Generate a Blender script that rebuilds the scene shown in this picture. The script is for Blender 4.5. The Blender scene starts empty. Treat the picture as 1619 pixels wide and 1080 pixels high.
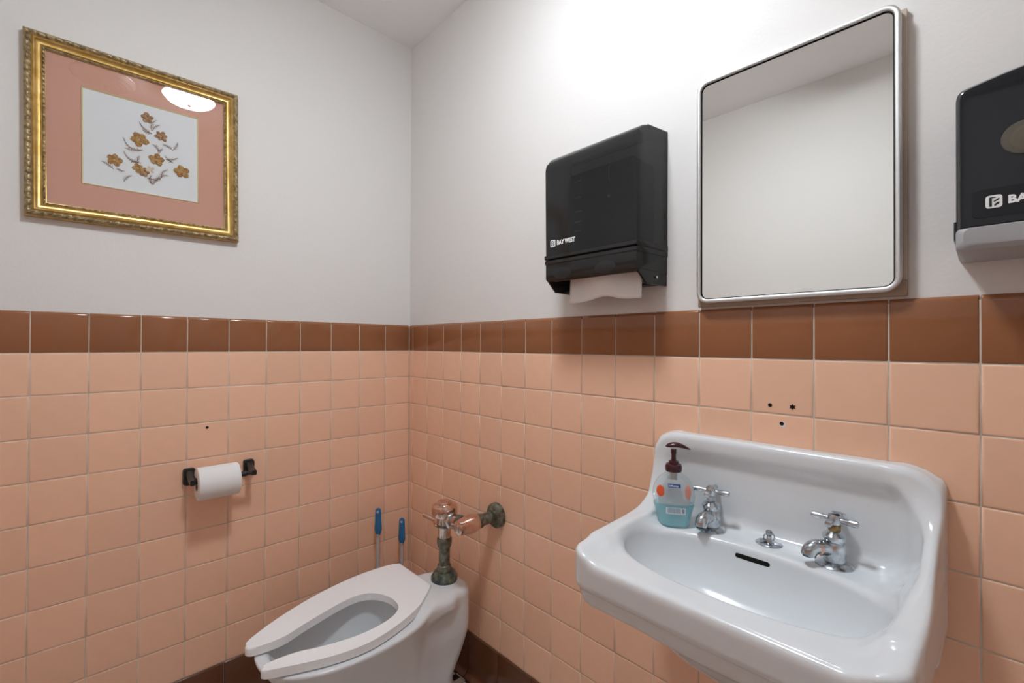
import bpy, bmesh, math, random
import numpy as np
from mathutils import Vector, Matrix
from mathutils.bvhtree import BVHTree

rng = random.Random(7)
SC = bpy.context.scene
COL = SC.collection

# ------------------------------------------------------------------ camera
F_PX = 715.2
cam_d = bpy.data.cameras.new('camera')
cam_d.sensor_width = 36.0
cam_d.sensor_fit = 'HORIZONTAL'
cam_d.lens = F_PX * 36.0 / 1619.0
cam_d.clip_start = 0.01
cam = bpy.data.objects.new('camera', cam_d)
COL.objects.link(cam)
_r = Vector((0.72284642, -0.69099542, 0.00428659))
_u = Vector((-0.00830253, -0.00248196, 0.99996245))
_d = Vector((0.69095884, 0.72285487, 0.00753108))
M = Matrix.Identity(4)
for i in range(3):
    M[i][0] = _r[i]; M[i][1] = _u[i]; M[i][2] = -_d[i]
M.translation = Vector((-1.00393, -1.67630, 1.16675))
cam.matrix_world = M
SC.camera = cam

# ------------------------------------------------------------------ world, light, exposure
W = bpy.data.worlds.new('world'); SC.world = W
W.use_nodes = True
W.node_tree.nodes['Background'].inputs[0].default_value = (0.9, 0.95, 1.0, 1)
W.node_tree.nodes['Background'].inputs[1].default_value = 0.0   # closed room: the ceiling lamp is the only light
LAMP_STRENGTH = 54.0
LAMP_COLOR = (0.915, 0.985, 1.05)
LAMP_POS = (-0.615, -1.10)
SC.view_settings.view_transform = 'Standard'
SC.view_settings.look = 'None'
SC.view_settings.gamma = 1.0
SC.view_settings.use_curve_mapping = False
SC.view_settings.exposure = 1.30
SC.cycles.transparent_max_bounces = 24
SC.cycles.max_bounces = 16
SC.cycles.diffuse_bounces = 8

# ------------------------------------------------------------------ dimensions
T = 0.1095            # tile pitch
GR = 0.0021           # joint
BASE = 0.155
LINE = BASE + 9 * T   # top of the pale tiles
CEIL = 2.4218
XL = -1.53            # opposite wall
YF = -2.45            # wall behind the camera
PL = 0.006            # plaster sits this far behind the tile faces

# ------------------------------------------------------------------ materials
def mat(name, color, rough=0.5, metal=0.0, spec=0.5, coat=0.0, emit=None, estr=0.0):
    m = bpy.data.materials.new(name); m.use_nodes = True
    b = m.node_tree.nodes['Principled BSDF']
    b.inputs['Base Color'].default_value = (*color, 1)
    b.inputs['Roughness'].default_value = rough
    b.inputs['Metallic'].default_value = metal
    b.inputs['Specular IOR Level'].default_value = spec
    b.inputs['Coat Weight'].default_value = coat
    b.inputs['Coat Roughness'].default_value = 0.05
    if emit:
        b.inputs['Emission Color'].default_value = (*emit, 1)
        b.inputs['Emission Strength'].default_value = estr
    return m

def nodes(m):
    return m.node_tree.nodes, m.node_tree.links, m.node_tree.nodes['Principled BSDF']

def add_noise_bump(m, scale, strength, dist=0.001, detail=4.0):
    n, l, b = nodes(m)
    tc = n.new('ShaderNodeTexCoord'); nz = n.new('ShaderNodeTexNoise'); bp = n.new('ShaderNodeBump')
    nz.inputs['Scale'].default_value = scale; nz.inputs['Detail'].default_value = detail
    bp.inputs['Strength'].default_value = strength; bp.inputs['Distance'].default_value = dist
    l.new(tc.outputs['Object'], nz.inputs['Vector']); l.new(nz.outputs['Fac'], bp.inputs['Height'])
    l.new(bp.outputs['Normal'], b.inputs['Normal'])
    return tc, nz, bp

def add_noise_color(m, c1, c2, scale, lo=0.35, hi=0.65, detail=4.0, rough=None):
    n, l, b = nodes(m)
    tc = n.new('ShaderNodeTexCoord'); nz = n.new('ShaderNodeTexNoise'); cr = n.new('ShaderNodeValToRGB')
    nz.inputs['Scale'].default_value = scale; nz.inputs['Detail'].default_value = detail
    cr.color_ramp.elements[0].position = lo; cr.color_ramp.elements[0].color = (*c1, 1)
    cr.color_ramp.elements[1].position = hi; cr.color_ramp.elements[1].color = (*c2, 1)
    l.new(tc.outputs['Object'], nz.inputs['Vector']); l.new(nz.outputs['Fac'], cr.inputs['Fac'])
    l.new(cr.outputs['Color'], b.inputs['Base Color'])
    if rough:
        mr = n.new('ShaderNodeMapRange')
        mr.inputs['To Min'].default_value = rough[0]; mr.inputs['To Max'].default_value = rough[1]
        l.new(nz.outputs['Fac'], mr.inputs['Value']); l.new(mr.outputs['Result'], b.inputs['Roughness'])
    return nz, cr

def tile_mat(name, c, rough, var=0.04):
    m = mat(name, c, rough, spec=0.5)
    n, l, b = nodes(m)
    oi = n.new('ShaderNodeObjectInfo'); mr = n.new('ShaderNodeMapRange')
    mr.inputs['To Min'].default_value = 1 - var; mr.inputs['To Max'].default_value = 1 + var
    l.new(oi.outputs['Random'], mr.inputs['Value'])
    tc = n.new('ShaderNodeTexCoord'); nz = n.new('ShaderNodeTexNoise'); nz.inputs['Scale'].default_value = 30
    l.new(tc.outputs['Object'], nz.inputs['Vector'])
    mr2 = n.new('ShaderNodeMapRange'); mr2.inputs['To Min'].default_value = 0.97; mr2.inputs['To Max'].default_value = 1.03
    l.new(nz.outputs['Fac'], mr2.inputs['Value'])
    mu = n.new('ShaderNodeMath'); mu.operation = 'MULTIPLY'
    l.new(mr.outputs['Result'], mu.inputs[0]); l.new(mr2.outputs['Result'], mu.inputs[1])
    hsv = n.new('ShaderNodeHueSaturation'); hsv.inputs['Color'].default_value = (*c, 1)
    l.new(mu.outputs['Value'], hsv.inputs['Value']); l.new(hsv.outputs['Color'], b.inputs['Base Color'])
    return m

def lin(r, g, b):
    f = lambda v: ((v / 255 + 0.055) / 1.055) ** 2.4 if v > 10 else v / 255 / 12.92
    return (f(r), f(g), f(b))

M_PLASTER = mat('painted plaster', (0.72, 0.700, 0.678), 0.6, spec=0.3)
add_noise_bump(M_PLASTER, 140, 0.35, 0.0008, 3)
M_CEIL = mat('ceiling paint', (0.90, 0.905, 0.91), 0.7, spec=0.2)
add_noise_bump(M_CEIL, 90, 0.2, 0.0008)
M_TILE = tile_mat('peach glazed tile', (0.85, 0.530, 0.365), 0.32)
M_BROWN = tile_mat('brown glazed tile', (0.29, 0.118, 0.052), 0.13)
M_COVE = tile_mat('dark brown cove tile', (0.115, 0.042, 0.018), 0.2)
M_GROUT = mat('cement grout', (0.40, 0.35, 0.30), 0.9, spec=0.1)
add_noise_color(M_GROUT, (0.50, 0.43, 0.36), (0.68, 0.62, 0.54), 14)
M_FGROUT = mat('floor grout', (0.16, 0.12, 0.095), 0.9, spec=0.1)
M_FWHITE = mat('white floor mosaic', (0.70, 0.69, 0.67), 0.35)
M_FBLACK = mat('black floor mosaic', (0.012, 0.011, 0.012), 0.3)
M_PORC = mat('white porcelain', (0.69, 0.715, 0.735), 0.17, spec=0.5)
M_SEAT = mat('white seat plastic', (0.87, 0.905, 0.93), 0.24)
M_CHROME = mat('worn chrome', (0.55, 0.58, 0.61), 0.14, metal=1.0)
add_noise_color(M_CHROME, (0.30, 0.34, 0.37), (0.66, 0.70, 0.74), 60, 0.3, 0.6, rough=(0.10, 0.28))
M_BRASS = mat('tarnished brass', (0.30, 0.22, 0.11), 0.45, metal=0.8)
add_noise_color(M_BRASS, (0.14, 0.10, 0.05), (0.42, 0.30, 0.14), 120)
M_COPPER = mat('worn copper plating', (0.62, 0.36, 0.27), 0.18, metal=1.0)
add_noise_color(M_COPPER, (0.68, 0.44, 0.35), (0.72, 0.62, 0.57), 45, 0.4, 0.62, rough=(0.12, 0.25))
M_BODY = mat('worn chrome over brass', (0.5, 0.42, 0.36), 0.16, metal=1.0)
add_noise_color(M_BODY, (0.52, 0.36, 0.27), (0.62, 0.58, 0.55), 40, 0.35, 0.6, rough=(0.10, 0.25))
M_VERD = mat('verdigris copper', (0.16, 0.15, 0.11), 0.5, metal=0.6)
add_noise_color(M_VERD, (0.10, 0.075, 0.05), (0.22, 0.25, 0.20), 55, 0.35, 0.65, rough=(0.35, 0.6))
M_GASK = mat('verdigris collar', (0.10, 0.13, 0.12), 0.35, metal=0.5)
add_noise_color(M_GASK, (0.05, 0.075, 0.075), (0.22, 0.24, 0.17), 60, 0.4, 0.7)
M_BLACKP = mat('black plastic', (0.012, 0.013, 0.015), 0.28)
M_PAPER = mat('tissue paper', (0.80, 0.80, 0.80), 0.9, spec=0.1)
add_noise_bump(M_PAPER, 250, 0.25, 0.0006)
M_TOWEL = mat('paper towel', (0.88, 0.87, 0.86), 0.9, spec=0.1)
M_WHITEINK = mat('white ink', (0.85, 0.85, 0.85), 0.5)
M_DARK = mat('dark recess and reflection', (0.012, 0.011, 0.010), 0.8, spec=0.1)
M_STEEL = mat('stainless frame', (0.66, 0.66, 0.65), 0.45, metal=1.0)
M_MIRROR = mat('silvered glass', (0.93, 0.94, 0.92), 0.01, metal=1.0)
M_STRIP = mat('dull brown strip', (0.33, 0.24, 0.17), 0.8)
M_STRIP2 = mat('pale brown strip', (0.52, 0.43, 0.35), 0.8)
M_GOLD = mat('gilt', (0.62, 0.40, 0.12), 0.32, metal=0.75)
add_noise_color(M_GOLD, (0.50, 0.30, 0.075), (0.68, 0.46, 0.17), 40)
M_CARVE = mat('antiqued gilt carving', (0.34, 0.25, 0.13), 0.42, metal=0.6)
add_noise_color(M_CARVE, (0.20, 0.14, 0.07), (0.48, 0.37, 0.20), 90, 0.35, 0.65)
M_FILLET = mat('pale gold fillet', (0.80, 0.68, 0.36), 0.35, metal=0.4)
M_MAT = mat('rose mat board', (0.66, 0.365, 0.275), 0.9, spec=0.1)
M_ART = mat('cream rag paper', (0.80, 0.82, 0.83), 0.9, spec=0.1)
add_noise_bump(M_ART, 300, 0.4, 0.0006)
M_PETAL = mat('pressed ochre petal', (0.42, 0.23, 0.06), 0.8, spec=0.1)
add_noise_color(M_PETAL, (0.30, 0.12, 0.03), (0.52, 0.33, 0.12), 130, 0.35, 0.65)
M_PETAL2 = mat('pressed umber petal', (0.32, 0.16, 0.07), 0.8, spec=0.1)
add_noise_color(M_PETAL2, (0.24, 0.10, 0.035), (0.48, 0.30, 0.17), 150, 0.35, 0.65)
M_FERN = mat('pressed fern', (0.22, 0.11, 0.065), 0.85, spec=0.1)
M_PIST = mat('pressed flower centre', (0.75, 0.62, 0.45), 0.8)
M_BLUE = mat('blue handle plastic', (0.022, 0.15, 0.33), 0.35)
M_SHAFT = mat('pale shaft plastic', (0.50, 0.47, 0.48), 0.4)
M_BRIST = mat('white bristles', (0.75, 0.76, 0.78), 0.8)
M_MAROON = mat('maroon pump plastic', (0.045, 0.008, 0.014), 0.25)
M_LAB_BLUE = mat('blue label print', (0.02, 0.07, 0.30), 0.4)
M_LAB_RED = mat('orange red label print', (0.72, 0.10, 0.03), 0.4)
M_LAB_PINK = mat('coral label print', (0.68, 0.28, 0.22), 0.5)
M_LAB_INK = mat('grey label print', (0.24, 0.32, 0.38), 0.5)
M_GREYP = mat('grey plastic', (0.36, 0.36, 0.37), 0.4)

def glassy(name, tint, gloss=0.06, diffuse=None, dfac=0.0, rough=0.03):
    """clear sheet or wall: tinted see-through, fresnel gloss, optional milky share"""
    m = bpy.data.materials.new(name); m.use_nodes = True
    n = m.node_tree.nodes; l = m.node_tree.links
    n.remove(n['Principled BSDF'])
    out = n['Material Output']
    tr = n.new('ShaderNodeBsdfTransparent'); tr.inputs[0].default_value = (*tint, 1)
    cur = tr.outputs[0]
    if diffuse:
        df = n.new('ShaderNodeBsdfDiffuse'); df.inputs[0].default_value = (*diffuse, 1)
        mx = n.new('ShaderNodeMixShader'); mx.inputs[0].default_value = dfac
        l.new(cur, mx.inputs[1]); l.new(df.outputs[0], mx.inputs[2]); cur = mx.outputs[0]
    gl = n.new('ShaderNodeBsdfGlossy'); gl.inputs['Roughness'].default_value = rough
    lw = n.new('ShaderNodeLayerWeight'); pw = n.new('ShaderNodeMath'); pw.operation = 'POWER'; pw.inputs[1].default_value = 5
    fr = n.new('ShaderNodeMapRange'); fr.inputs['To Min'].default_value = 0.04
    l.new(lw.outputs['Facing'], pw.inputs[0]); l.new(pw.outputs[0], fr.inputs['Value'])
    mx = n.new('ShaderNodeMixShader')
    l.new(fr.outputs[0], mx.inputs[0]); l.new(cur, mx.inputs[1]); l.new(gl.outputs[0], mx.inputs[2])
    l.new(mx.outputs[0], out.inputs[0])
    return m

M_GLASS = glassy('picture glass', (0.97, 0.97, 0.97), rough=0.005)
M_SMOKE = glassy('smoked plastic', (0.24, 0.24, 0.235), diffuse=(0.024, 0.025, 0.026), dfac=0.5, rough=0.12)
M_SMOKE2 = glassy('dark smoked plastic', (0.14, 0.14, 0.15), diffuse=(0.010, 0.011, 0.012), dfac=0.7, rough=0.05)
M_CLEAR = glassy('clear bottle plastic', (0.93, 0.95, 0.95), rough=0.04)
M_SOAP = glassy('teal liquid soap', (0.62, 0.88, 0.92), diffuse=(0.42, 0.76, 0.83), dfac=0.60)
M_LABEL = glassy('frosted label film', (0.75, 0.77, 0.78), diffuse=(0.55, 0.58, 0.60), dfac=0.55, rough=0.3)
M_WINDOW = glassy('sight window plastic', (0.55, 0.50, 0.42), diffuse=(0.20, 0.18, 0.14), dfac=0.5)
M_HOPPER = mat('dark towel hopper', (0.02, 0.02, 0.024), 0.5)
M_BOSS = mat('black finger pad', (0.010, 0.010, 0.011), 0.45)
M_BACKP = mat('grey back plate', (0.55, 0.54, 0.50), 0.5)

# ------------------------------------------------------------------ object helpers
def link(name, me, material=None, parent=None, smooth=False):
    o = bpy.data.objects.new(name, me)
    COL.objects.link(o)
    if material and len(me.materials) == 0:
        me.materials.append(material)
    if smooth:
        me.polygons.foreach_set('use_smooth', [True] * len(me.polygons))
    if parent:
        o.parent = parent
    return o

def pydata(name, v, f):
    me = bpy.data.meshes.new(name); me.from_pydata(v, [], f); me.update(); return me

def fin(name, bm, material, parent=None, smooth=False, sharp=None):
    bmesh.ops.recalc_face_normals(bm, faces=bm.faces)
    me = bpy.data.meshes.new(name); bm.to_mesh(me); bm.free()
    o = link(name, me, material, parent, smooth)
    if smooth and sharp:
        me.set_sharp_from_angle(angle=math.radians(sharp))
    return o

def root(name, loc, label, cat, group=None, rot=(0, 0, 0)):
    o = bpy.data.objects.new(name, None); COL.objects.link(o)
    o.location = loc; o.rotation_euler = rot; o.empty_display_size = 0.05
    o['label'] = label; o['category'] = cat
    if group: o['group'] = group
    return o

def struct(o):
    o['kind'] = 'structure'; return o

def bx(bm, lo, hi, bev=0.0, seg=2):
    r = bmesh.ops.create_cube(bm, size=1.0)
    vs = r['verts']
    c = [(a + b) / 2 for a, b in zip(lo, hi)]; s = [b - a for a, b in zip(lo, hi)]
    for v in vs:
        v.co = Vector((c[0] + v.co.x * s[0], c[1] + v.co.y * s[1], c[2] + v.co.z * s[2]))
    if bev:
        es = list({e for v in vs for e in v.link_edges})
        bmesh.ops.bevel(bm, geom=es, offset=bev, segments=seg, profile=0.5, affect='EDGES')
    return bm

def box(name, lo, hi, m, parent=None, bev=0.0, seg=2):
    bm = bmesh.new(); bx(bm, lo, hi, bev, seg)
    return fin(name, bm, m, parent, smooth=bool(bev), sharp=40)

def frame_from(axis):
    a = Vector(axis).normalized()
    t = Vector((0, 0, 1)) if abs(a.z) < 0.9 else Vector((1, 0, 0))
    x = t.cross(a).normalized(); y = a.cross(x)
    return x, y, a

def lathe_bm(bm, prof, origin=(0, 0, 0), axis=(0, 0, 1), n=32, squash=(1, 1)):
    """prof: list of (radius, height) from one end to the other"""
    x, y, a = frame_from(axis); o = Vector(origin)
    rings = []
    for r, h in prof:
        if r < 1e-6:
            rings.append([bm.verts.new(o + a * h)])
        else:
            rings.append([bm.verts.new(o + a * h + x * (r * squash[0] * math.cos(2 * math.pi * i / n)) + y * (r * squash[1] * math.sin(2 * math.pi * i / n))) for i in range(n)])
    for A, B in zip(rings, rings[1:]):
        for i in range(n):
            j = (i + 1) % n
            if len(A) == 1 and len(B) == 1: continue
            if len(A) == 1: bm.faces.new((A[0], B[i], B[j]))
            elif len(B) == 1: bm.faces.new((A[i], A[j], B[0]))
            else: bm.faces.new((A[i], A[j], B[j], B[i]))
    if len(rings[0]) > 1: bm.faces.new(rings[0][::-1])
    if len(rings[-1]) > 1: bm.faces.new(rings[-1])
    return bm

def lathe(name, prof, m, parent=None, origin=(0, 0, 0), axis=(0, 0, 1), n=32, squash=(1, 1), sharp=38):
    bm = bmesh.new(); lathe_bm(bm, prof, origin, axis, n, squash)
    return fin(name, bm, m, parent, True, sharp)

def tube_bm(bm, pts, rad, n=14, caps=True):
    pts = [Vector(p) for p in pts]
    if not hasattr(rad, '__len__'): rad = [rad] * len(pts)
    prev = None; rings = []
    for i, p in enumerate(pts):
        t = (pts[min(i + 1, len(pts) - 1)] - pts[max(i - 1, 0)]).normalized()
        if prev is None:
            x, y, _ = frame_from(t)
        else:
            x = (prev - t * prev.dot(t)).normalized(); y = t.cross(x)
        prev = x
        rings.append([bm.verts.new(p + x * (rad[i] * math.cos(2 * math.pi * k / n)) + y * (rad[i] * math.sin(2 * math.pi * k / n))) for k in range(n)])
    for A, B in zip(rings, rings[1:]):
        for k in range(n):
            bm.faces.new((A[k], A[(k + 1) % n], B[(k + 1) % n], B[k]))
    if caps:
        bm.faces.new(rings[0][::-1]); bm.faces.new(rings[-1])
    return bm

def tube(name, pts, rad, m, parent=None, n=14, sharp=45):
    bm = bmesh.new(); tube_bm(bm, pts, rad, n)
    return fin(name, bm, m, parent, True, sharp)

def bez(p0, p1, p2, p3, n=10):
    p0, p1, p2, p3 = map(Vector, (p0, p1, p2, p3))
    return [p0 * (1 - t) ** 3 + p1 * 3 * t * (1 - t) ** 2 + p2 * 3 * t * t * (1 - t) + p3 * t ** 3 for t in [i / n for i in range(n + 1)]]

def poly_extrude(name, pts2, to3, depth, m, parent=None, bev=0.0, seg=2, smooth=False):
    """pts2 outline (u,v); to3(u,v,w) -> world; extruded w from 0 to depth"""
    bm = bmesh.new()
    a = [bm.verts.new(to3(u, v, 0)) for u, v in pts2]
    b = [bm.verts.new(to3(u, v, depth)) for u, v in pts2]
    n = len(a)
    bm.faces.new(a[::-1]); top = bm.faces.new(b)
    for i in range(n):
        bm.faces.new((a[i], a[(i + 1) % n], b[(i + 1) % n], b[i]))
    if bev:
        bmesh.ops.bevel(bm, geom=list(top.edges), offset=bev, segments=seg, profile=0.5, affect='EDGES')
    return fin(name, bm, m, parent, smooth or bool(bev), 35)

def rrect(x0, y0, x1, y1, r, n=6):
    out = []
    for cx, cy, a0 in ((x1 - r, y1 - r, 0), (x0 + r, y1 - r, 90), (x0 + r, y0 + r, 180), (x1 - r, y0 + r, 270)):
        for k in range(n + 1):
            a = math.radians(a0 + 90 * k / n)
            out.append((cx + r * math.cos(a), cy + r * math.sin(a)))
    return out

def text_mesh(txt, size, bold=0.0):
    cu = bpy.data.curves.new('lettering', 'FONT')
    cu.body = txt; cu.size = size; cu.align_x = 'LEFT'; cu.extrude = 0.0002; cu.offset = bold
    cu.resolution_u = 3
    o = bpy.data.objects.new('lettering', cu); COL.objects.link(o)
    dg = bpy.context.evaluated_depsgraph_get()
    me = bpy.data.meshes.new_from_object(o.evaluated_get(dg))
    bpy.data.objects.remove(o); bpy.data.curves.remove(cu)
    return me

# --- implicit surfaces -> mesh (for the glazed ceramic ware)
def smin(a, b, k):
    h = np.clip(0.5 + 0.5 * (b - a) / k, 0, 1)
    return b + (a - b) * h - k * h * (1 - h)

def smax(a, b, k):
    return -smin(-a, -b, k)

def rbox2(x, y, hx, hy, r):
    qx = np.abs(x) - hx + r; qy = np.abs(y) - hy + r
    return np.minimum(np.maximum(qx, qy), 0) + np.hypot(np.maximum(qx, 0), np.maximum(qy, 0)) - r

def extr(s2, z, hz, r):
    wx = s2 + r; wy = np.abs(z) - hz + r
    return np.minimum(np.maximum(wx, wy), 0) + np.hypot(np.maximum(wx, 0), np.maximum(wy, 0)) - r

def nets(fun, lo, hi, h):
    ns = [int(math.ceil((b - a) / h)) + 1 for a, b in zip(lo, hi)]
    ax = [lo[i] + h * np.arange(ns[i]) for i in range(3)]
    X, Y, Z = np.meshgrid(*ax, indexing='ij')
    F = fun(X, Y, Z)
    S = F < 0
    c = [n - 1 for n in ns]
    acc = np.zeros((*c, 3)); cnt = np.zeros(c)
    base = np.stack(np.meshgrid(*[np.arange(k) for k in c], indexing='ij'), -1).astype(float)
    def sl(i, j, k): return (slice(i, i + c[0]), slice(j, j + c[1]), slice(k, k + c[2]))
    for axis in range(3):
        for p in (0, 1):
            for q in (0, 1):
                o = [0, 0, 0]; oth = [a for a in range(3) if a != axis]
                o[oth[0]] = p; o[oth[1]] = q
                e = list(o); e[axis] = 1
                a = F[sl(*o)]; b = F[sl(*e)]
                ch = S[sl(*o)] != S[sl(*e)]
                t = np.where(ch, a / np.where(np.abs(a - b) < 1e-12, 1e-12, a - b), 0)
                for k in range(3):
                    acc[..., k] += np.where(ch, o[k] + (t if k == axis else 0), 0)
                cnt += ch
    act = cnt > 0
    idx = -np.ones(c, int); idx[act] = np.arange(act.sum())
    V = (base + acc / np.maximum(cnt, 1)[..., None])[act] * h + np.array(lo)
    for _ in range(3):   # settle on the surface
        g = np.zeros_like(V); e = h * 0.25
        f0 = fun(V[:, 0], V[:, 1], V[:, 2])
        for k in range(3):
            d = np.zeros(3); d[k] = e
            A = V + d; B = V - d
            g[:, k] = (fun(A[:, 0], A[:, 1], A[:, 2]) - fun(B[:, 0], B[:, 1], B[:, 2])) / (2 * e)
        gg = (g * g).sum(1) + 1e-3
        st = np.clip(f0 / gg, -h * 0.5, h * 0.5)
        V = V - g * st[:, None]
    faces = []
    for axis in range(3):
        oth = [a for a in range(3) if a != axis]
        s0 = [slice(0, -1)] * 3; s1 = [slice(0, -1)] * 3
        s0[axis] = slice(0, c[axis]); s1[axis] = slice(1, c[axis] + 1)
        for k in oth: s0[k] = slice(1, c[k]); s1[k] = slice(1, c[k])
        A = S[tuple(s0)]; B = S[tuple(s1)]
        w = np.argwhere(A != B)
        if len(w) == 0: continue
        ins = A[tuple(w.T)]
        for k in oth: w[:, k] += 1
        qd = []
        for dp, dq in ((0, 0), (1, 0), (1, 1), (0, 1)):
            u = w.copy(); u[:, oth[0]] -= dp; u[:, oth[1]] -= dq
            qd.append(idx[tuple(u.T)])
        qd = np.stack(qd, 1)
        flip = ins if axis != 1 else ~ins
        qd[~flip] = qd[~flip][:, ::-1]
        faces.append(qd)
    Fq = np.concatenate(faces)
    Fq = Fq[(Fq >= 0).all(1)]
    me = bpy.data.meshes.new('ceramic')
    me.vertices.add(len(V)); me.vertices.foreach_set('co', V.astype(np.float32).ravel())
    me.loops.add(len(Fq) * 4); me.loops.foreach_set('vertex_index', Fq.astype(np.int32).ravel())
    me.polygons.add(len(Fq)); me.polygons.foreach_set('loop_start', np.arange(0, len(Fq) * 4, 4, dtype=np.int32))
    me.update(calc_edges=True); me.validate()
    bm = bmesh.new(); bm.from_mesh(me); bmesh.ops.recalc_face_normals(bm, faces=bm.faces); bm.to_mesh(me); bm.free()
    return me

# ================================================================== ROOM SHELL
def wall_slab(name, lo, hi):
    return struct(box(name, lo, hi, M_PLASTER))

wall_back = wall_slab('wall_back', (XL - 0.1, PL, 0), (0.1, 0.1, CEIL))
wall_right = wall_slab('wall_right', (PL, YF - 0.1, 0), (0.1, PL, CEIL))
wall_left = wall_slab('wall_left', (XL - 0.1, YF - 0.1, 0), (XL - PL, PL, CEIL))
# wall behind the camera with its closed door
wall_front = wall_slab('wall_front', (XL - PL, YF - 0.1, 0), (PL, YF - PL, CEIL))
M_TRIM = mat('white door paint', (0.72, 0.71, 0.69), 0.4)
door = struct(box('door_1', (-1.28, YF - PL, 0.012), (-0.46, YF + 0.022, 2.04), M_TRIM, None, 0.002))
for z0, z1 in ((0.14, 0.92), (1.06, 1.90)):
    for x0, x1 in ((-1.19, -0.91), (-0.83, -0.55)):
        box('door_panel', (x0, YF + 0.018, z0), (x1, YF + 0.028, z1), M_TRIM, door, 0.006)
door_trim = struct(box('trim_1', (-1.36, YF - PL, 2.045), (-0.38, YF + 0.03, 2.115), M_TRIM))
for x0, x1 in ((-1.36, -1.285), (-0.455, -0.38)):
    box('jamb', (x0, YF - PL, 0), (x1, YF + 0.03, 2.045), M_TRIM, door_trim)
ceiling = struct(box('ceiling', (XL - 0.1, YF - 0.1, CEIL), (0.1, 0.1, CEIL + 0.1), M_CEIL))
floor = struct(box('floor', (XL - 0.1, YF - 0.1, -0.1), (0.1, 0.1, 0.0), M_FGROUT))

# --- wall tiles: one local mesh per size, face at w = 0, lying in the u-v plane
def tile_mesh(wd, ht, name):
    g = GR / 2
    prof = [(0.0, -0.0055), (0.0, -0.0016), (0.0005, -0.0007), (0.0016, -0.00015), (0.004, 0.0)]
    v = []; f = []
    for ins, w in prof:
        x0, x1, y0, y1 = g + ins, wd - g - ins, g + ins, ht - g - ins
        v += [(x0, y0, w), (x1, y0, w), (x1, y1, w), (x0, y1, w)]
    for k in range(len(prof) - 1):
        for i in range(4):
            a = k * 4 + i; b = k * 4 + (i + 1) % 4
            f.append((a, b, b + 4, a + 4))
    k = (len(prof) - 1) * 4
    f.append((k, k + 1, k + 2, k + 3))
    me = pydata(name, v, f)
    me.polygons.foreach_set('use_smooth', [True] * len(f))
    return me

def cap_mesh(wd, name):
    """bullnose: rounded back to the plaster along its top edge"""
    g = GR / 2; R = 0.010
    pr = [(g, -0.0055), (g, -0.0016), (g + 0.0006, -0.0006), (g + 0.002, 0.0), (T - R - 0.002, 0.0)]
    for a in (18, 36, 54, 72, 90):
        t = math.radians(a)
        pr.append((T - R - 0.002 + R * math.sin(t), -R * 0.75 * (1 - math.cos(t))))
    xs = [(g, -0.0016), (g + 0.0006, -0.0005), (g + 0.002, 0.0), (wd - g - 0.002, 0.0), (wd - g - 0.0006, -0.0005), (wd - g, -0.0016)]
    v = []; f = []
    for y, w in pr:
        for x, dw in xs:
            v.append((x, y, max(w + dw, -0.008)))
    n = len(xs)
    for j in range(len(pr) - 1):
        for i in range(n - 1):
            a = j * n + i
            f.append((a, a + 1, a + n + 1, a + n))
    # sides down to the bed
    for col in (0, n - 1):
        b0 = len(v)
        for y, w in pr: v.append((xs[col][0], y, -0.008))
        for j in range(len(pr) - 1):
            q = (j * n + col, (j + 1) * n + col, b0 + j + 1, b0 + j)
            f.append(q if col == 0 else q[::-1])
    me = pydata(name, v, f)
    me.polygons.foreach_set('use_smooth', [True] * len(f))
    return me

def cove_mesh(wd, name):
    """6 inch base tile: rounded top edge, hollow sweep out to the floor"""
    g = GR / 2
    pr = [(BASE - g, -0.0055), (BASE - g, 0.0012), (BASE - g - 0.0012, 0.0032), (BASE - g - 0.004, 0.0042), (0.035, 0.0042)]
    for a in (15, 30, 45, 60, 75, 88):
        t = math.radians(a)
        pr.append((0.035 - 0.026 * math.sin(t), 0.0042 + 0.020 * (1 - math.cos(t))))
    pr += [(0.0075, 0.026), (0.0004, 0.0265), (0.0004, -0.0055)]
    xs = [(g, -0.0012), (g + 0.0006, -0.0004), (g + 0.002, 0.0), (wd - g - 0.002, 0.0), (wd - g - 0.0006, -0.0004), (wd - g, -0.0012)]
    v = []; f = []
    for y, w in pr:
        for x, dw in xs: v.append((x, y, w + dw))
    n = len(xs)
    for j in range(len(pr) - 1):
        for i in range(n - 1):
            a = j * n + i
            f.append((a, a + n, a + n + 1, a + 1))
    for col in (0, n - 1):
        b0 = len(v)
        for y, w in pr: v.append((xs[col][0], y, -0.0055))
        for j in range(len(pr) - 1):
            q = (j * n + col, (j + 1) * n + col, b0 + j + 1, b0 + j)
            f.append(q[::-1] if col == 0 else q)
    me = pydata(name, v, f)
    me.polygons.foreach_set('use_smooth', [True] * len(f))
    return me

ME = {}
def mesh_for(kind, w):
    key = (kind, round(w, 4))
    if key not in ME:
        if kind == 'tile': me = tile_mesh(w, T, 'tile'); me.materials.append(M_TILE)
        elif kind == 'cap_tile': me = cap_mesh(w, 'cap_tile'); me.materials.append(M_BROWN)
        else: me = cove_mesh(w, 'cove_tile'); me.materials.append(M_COVE)
        ME[key] = me
    return ME[key]

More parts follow.
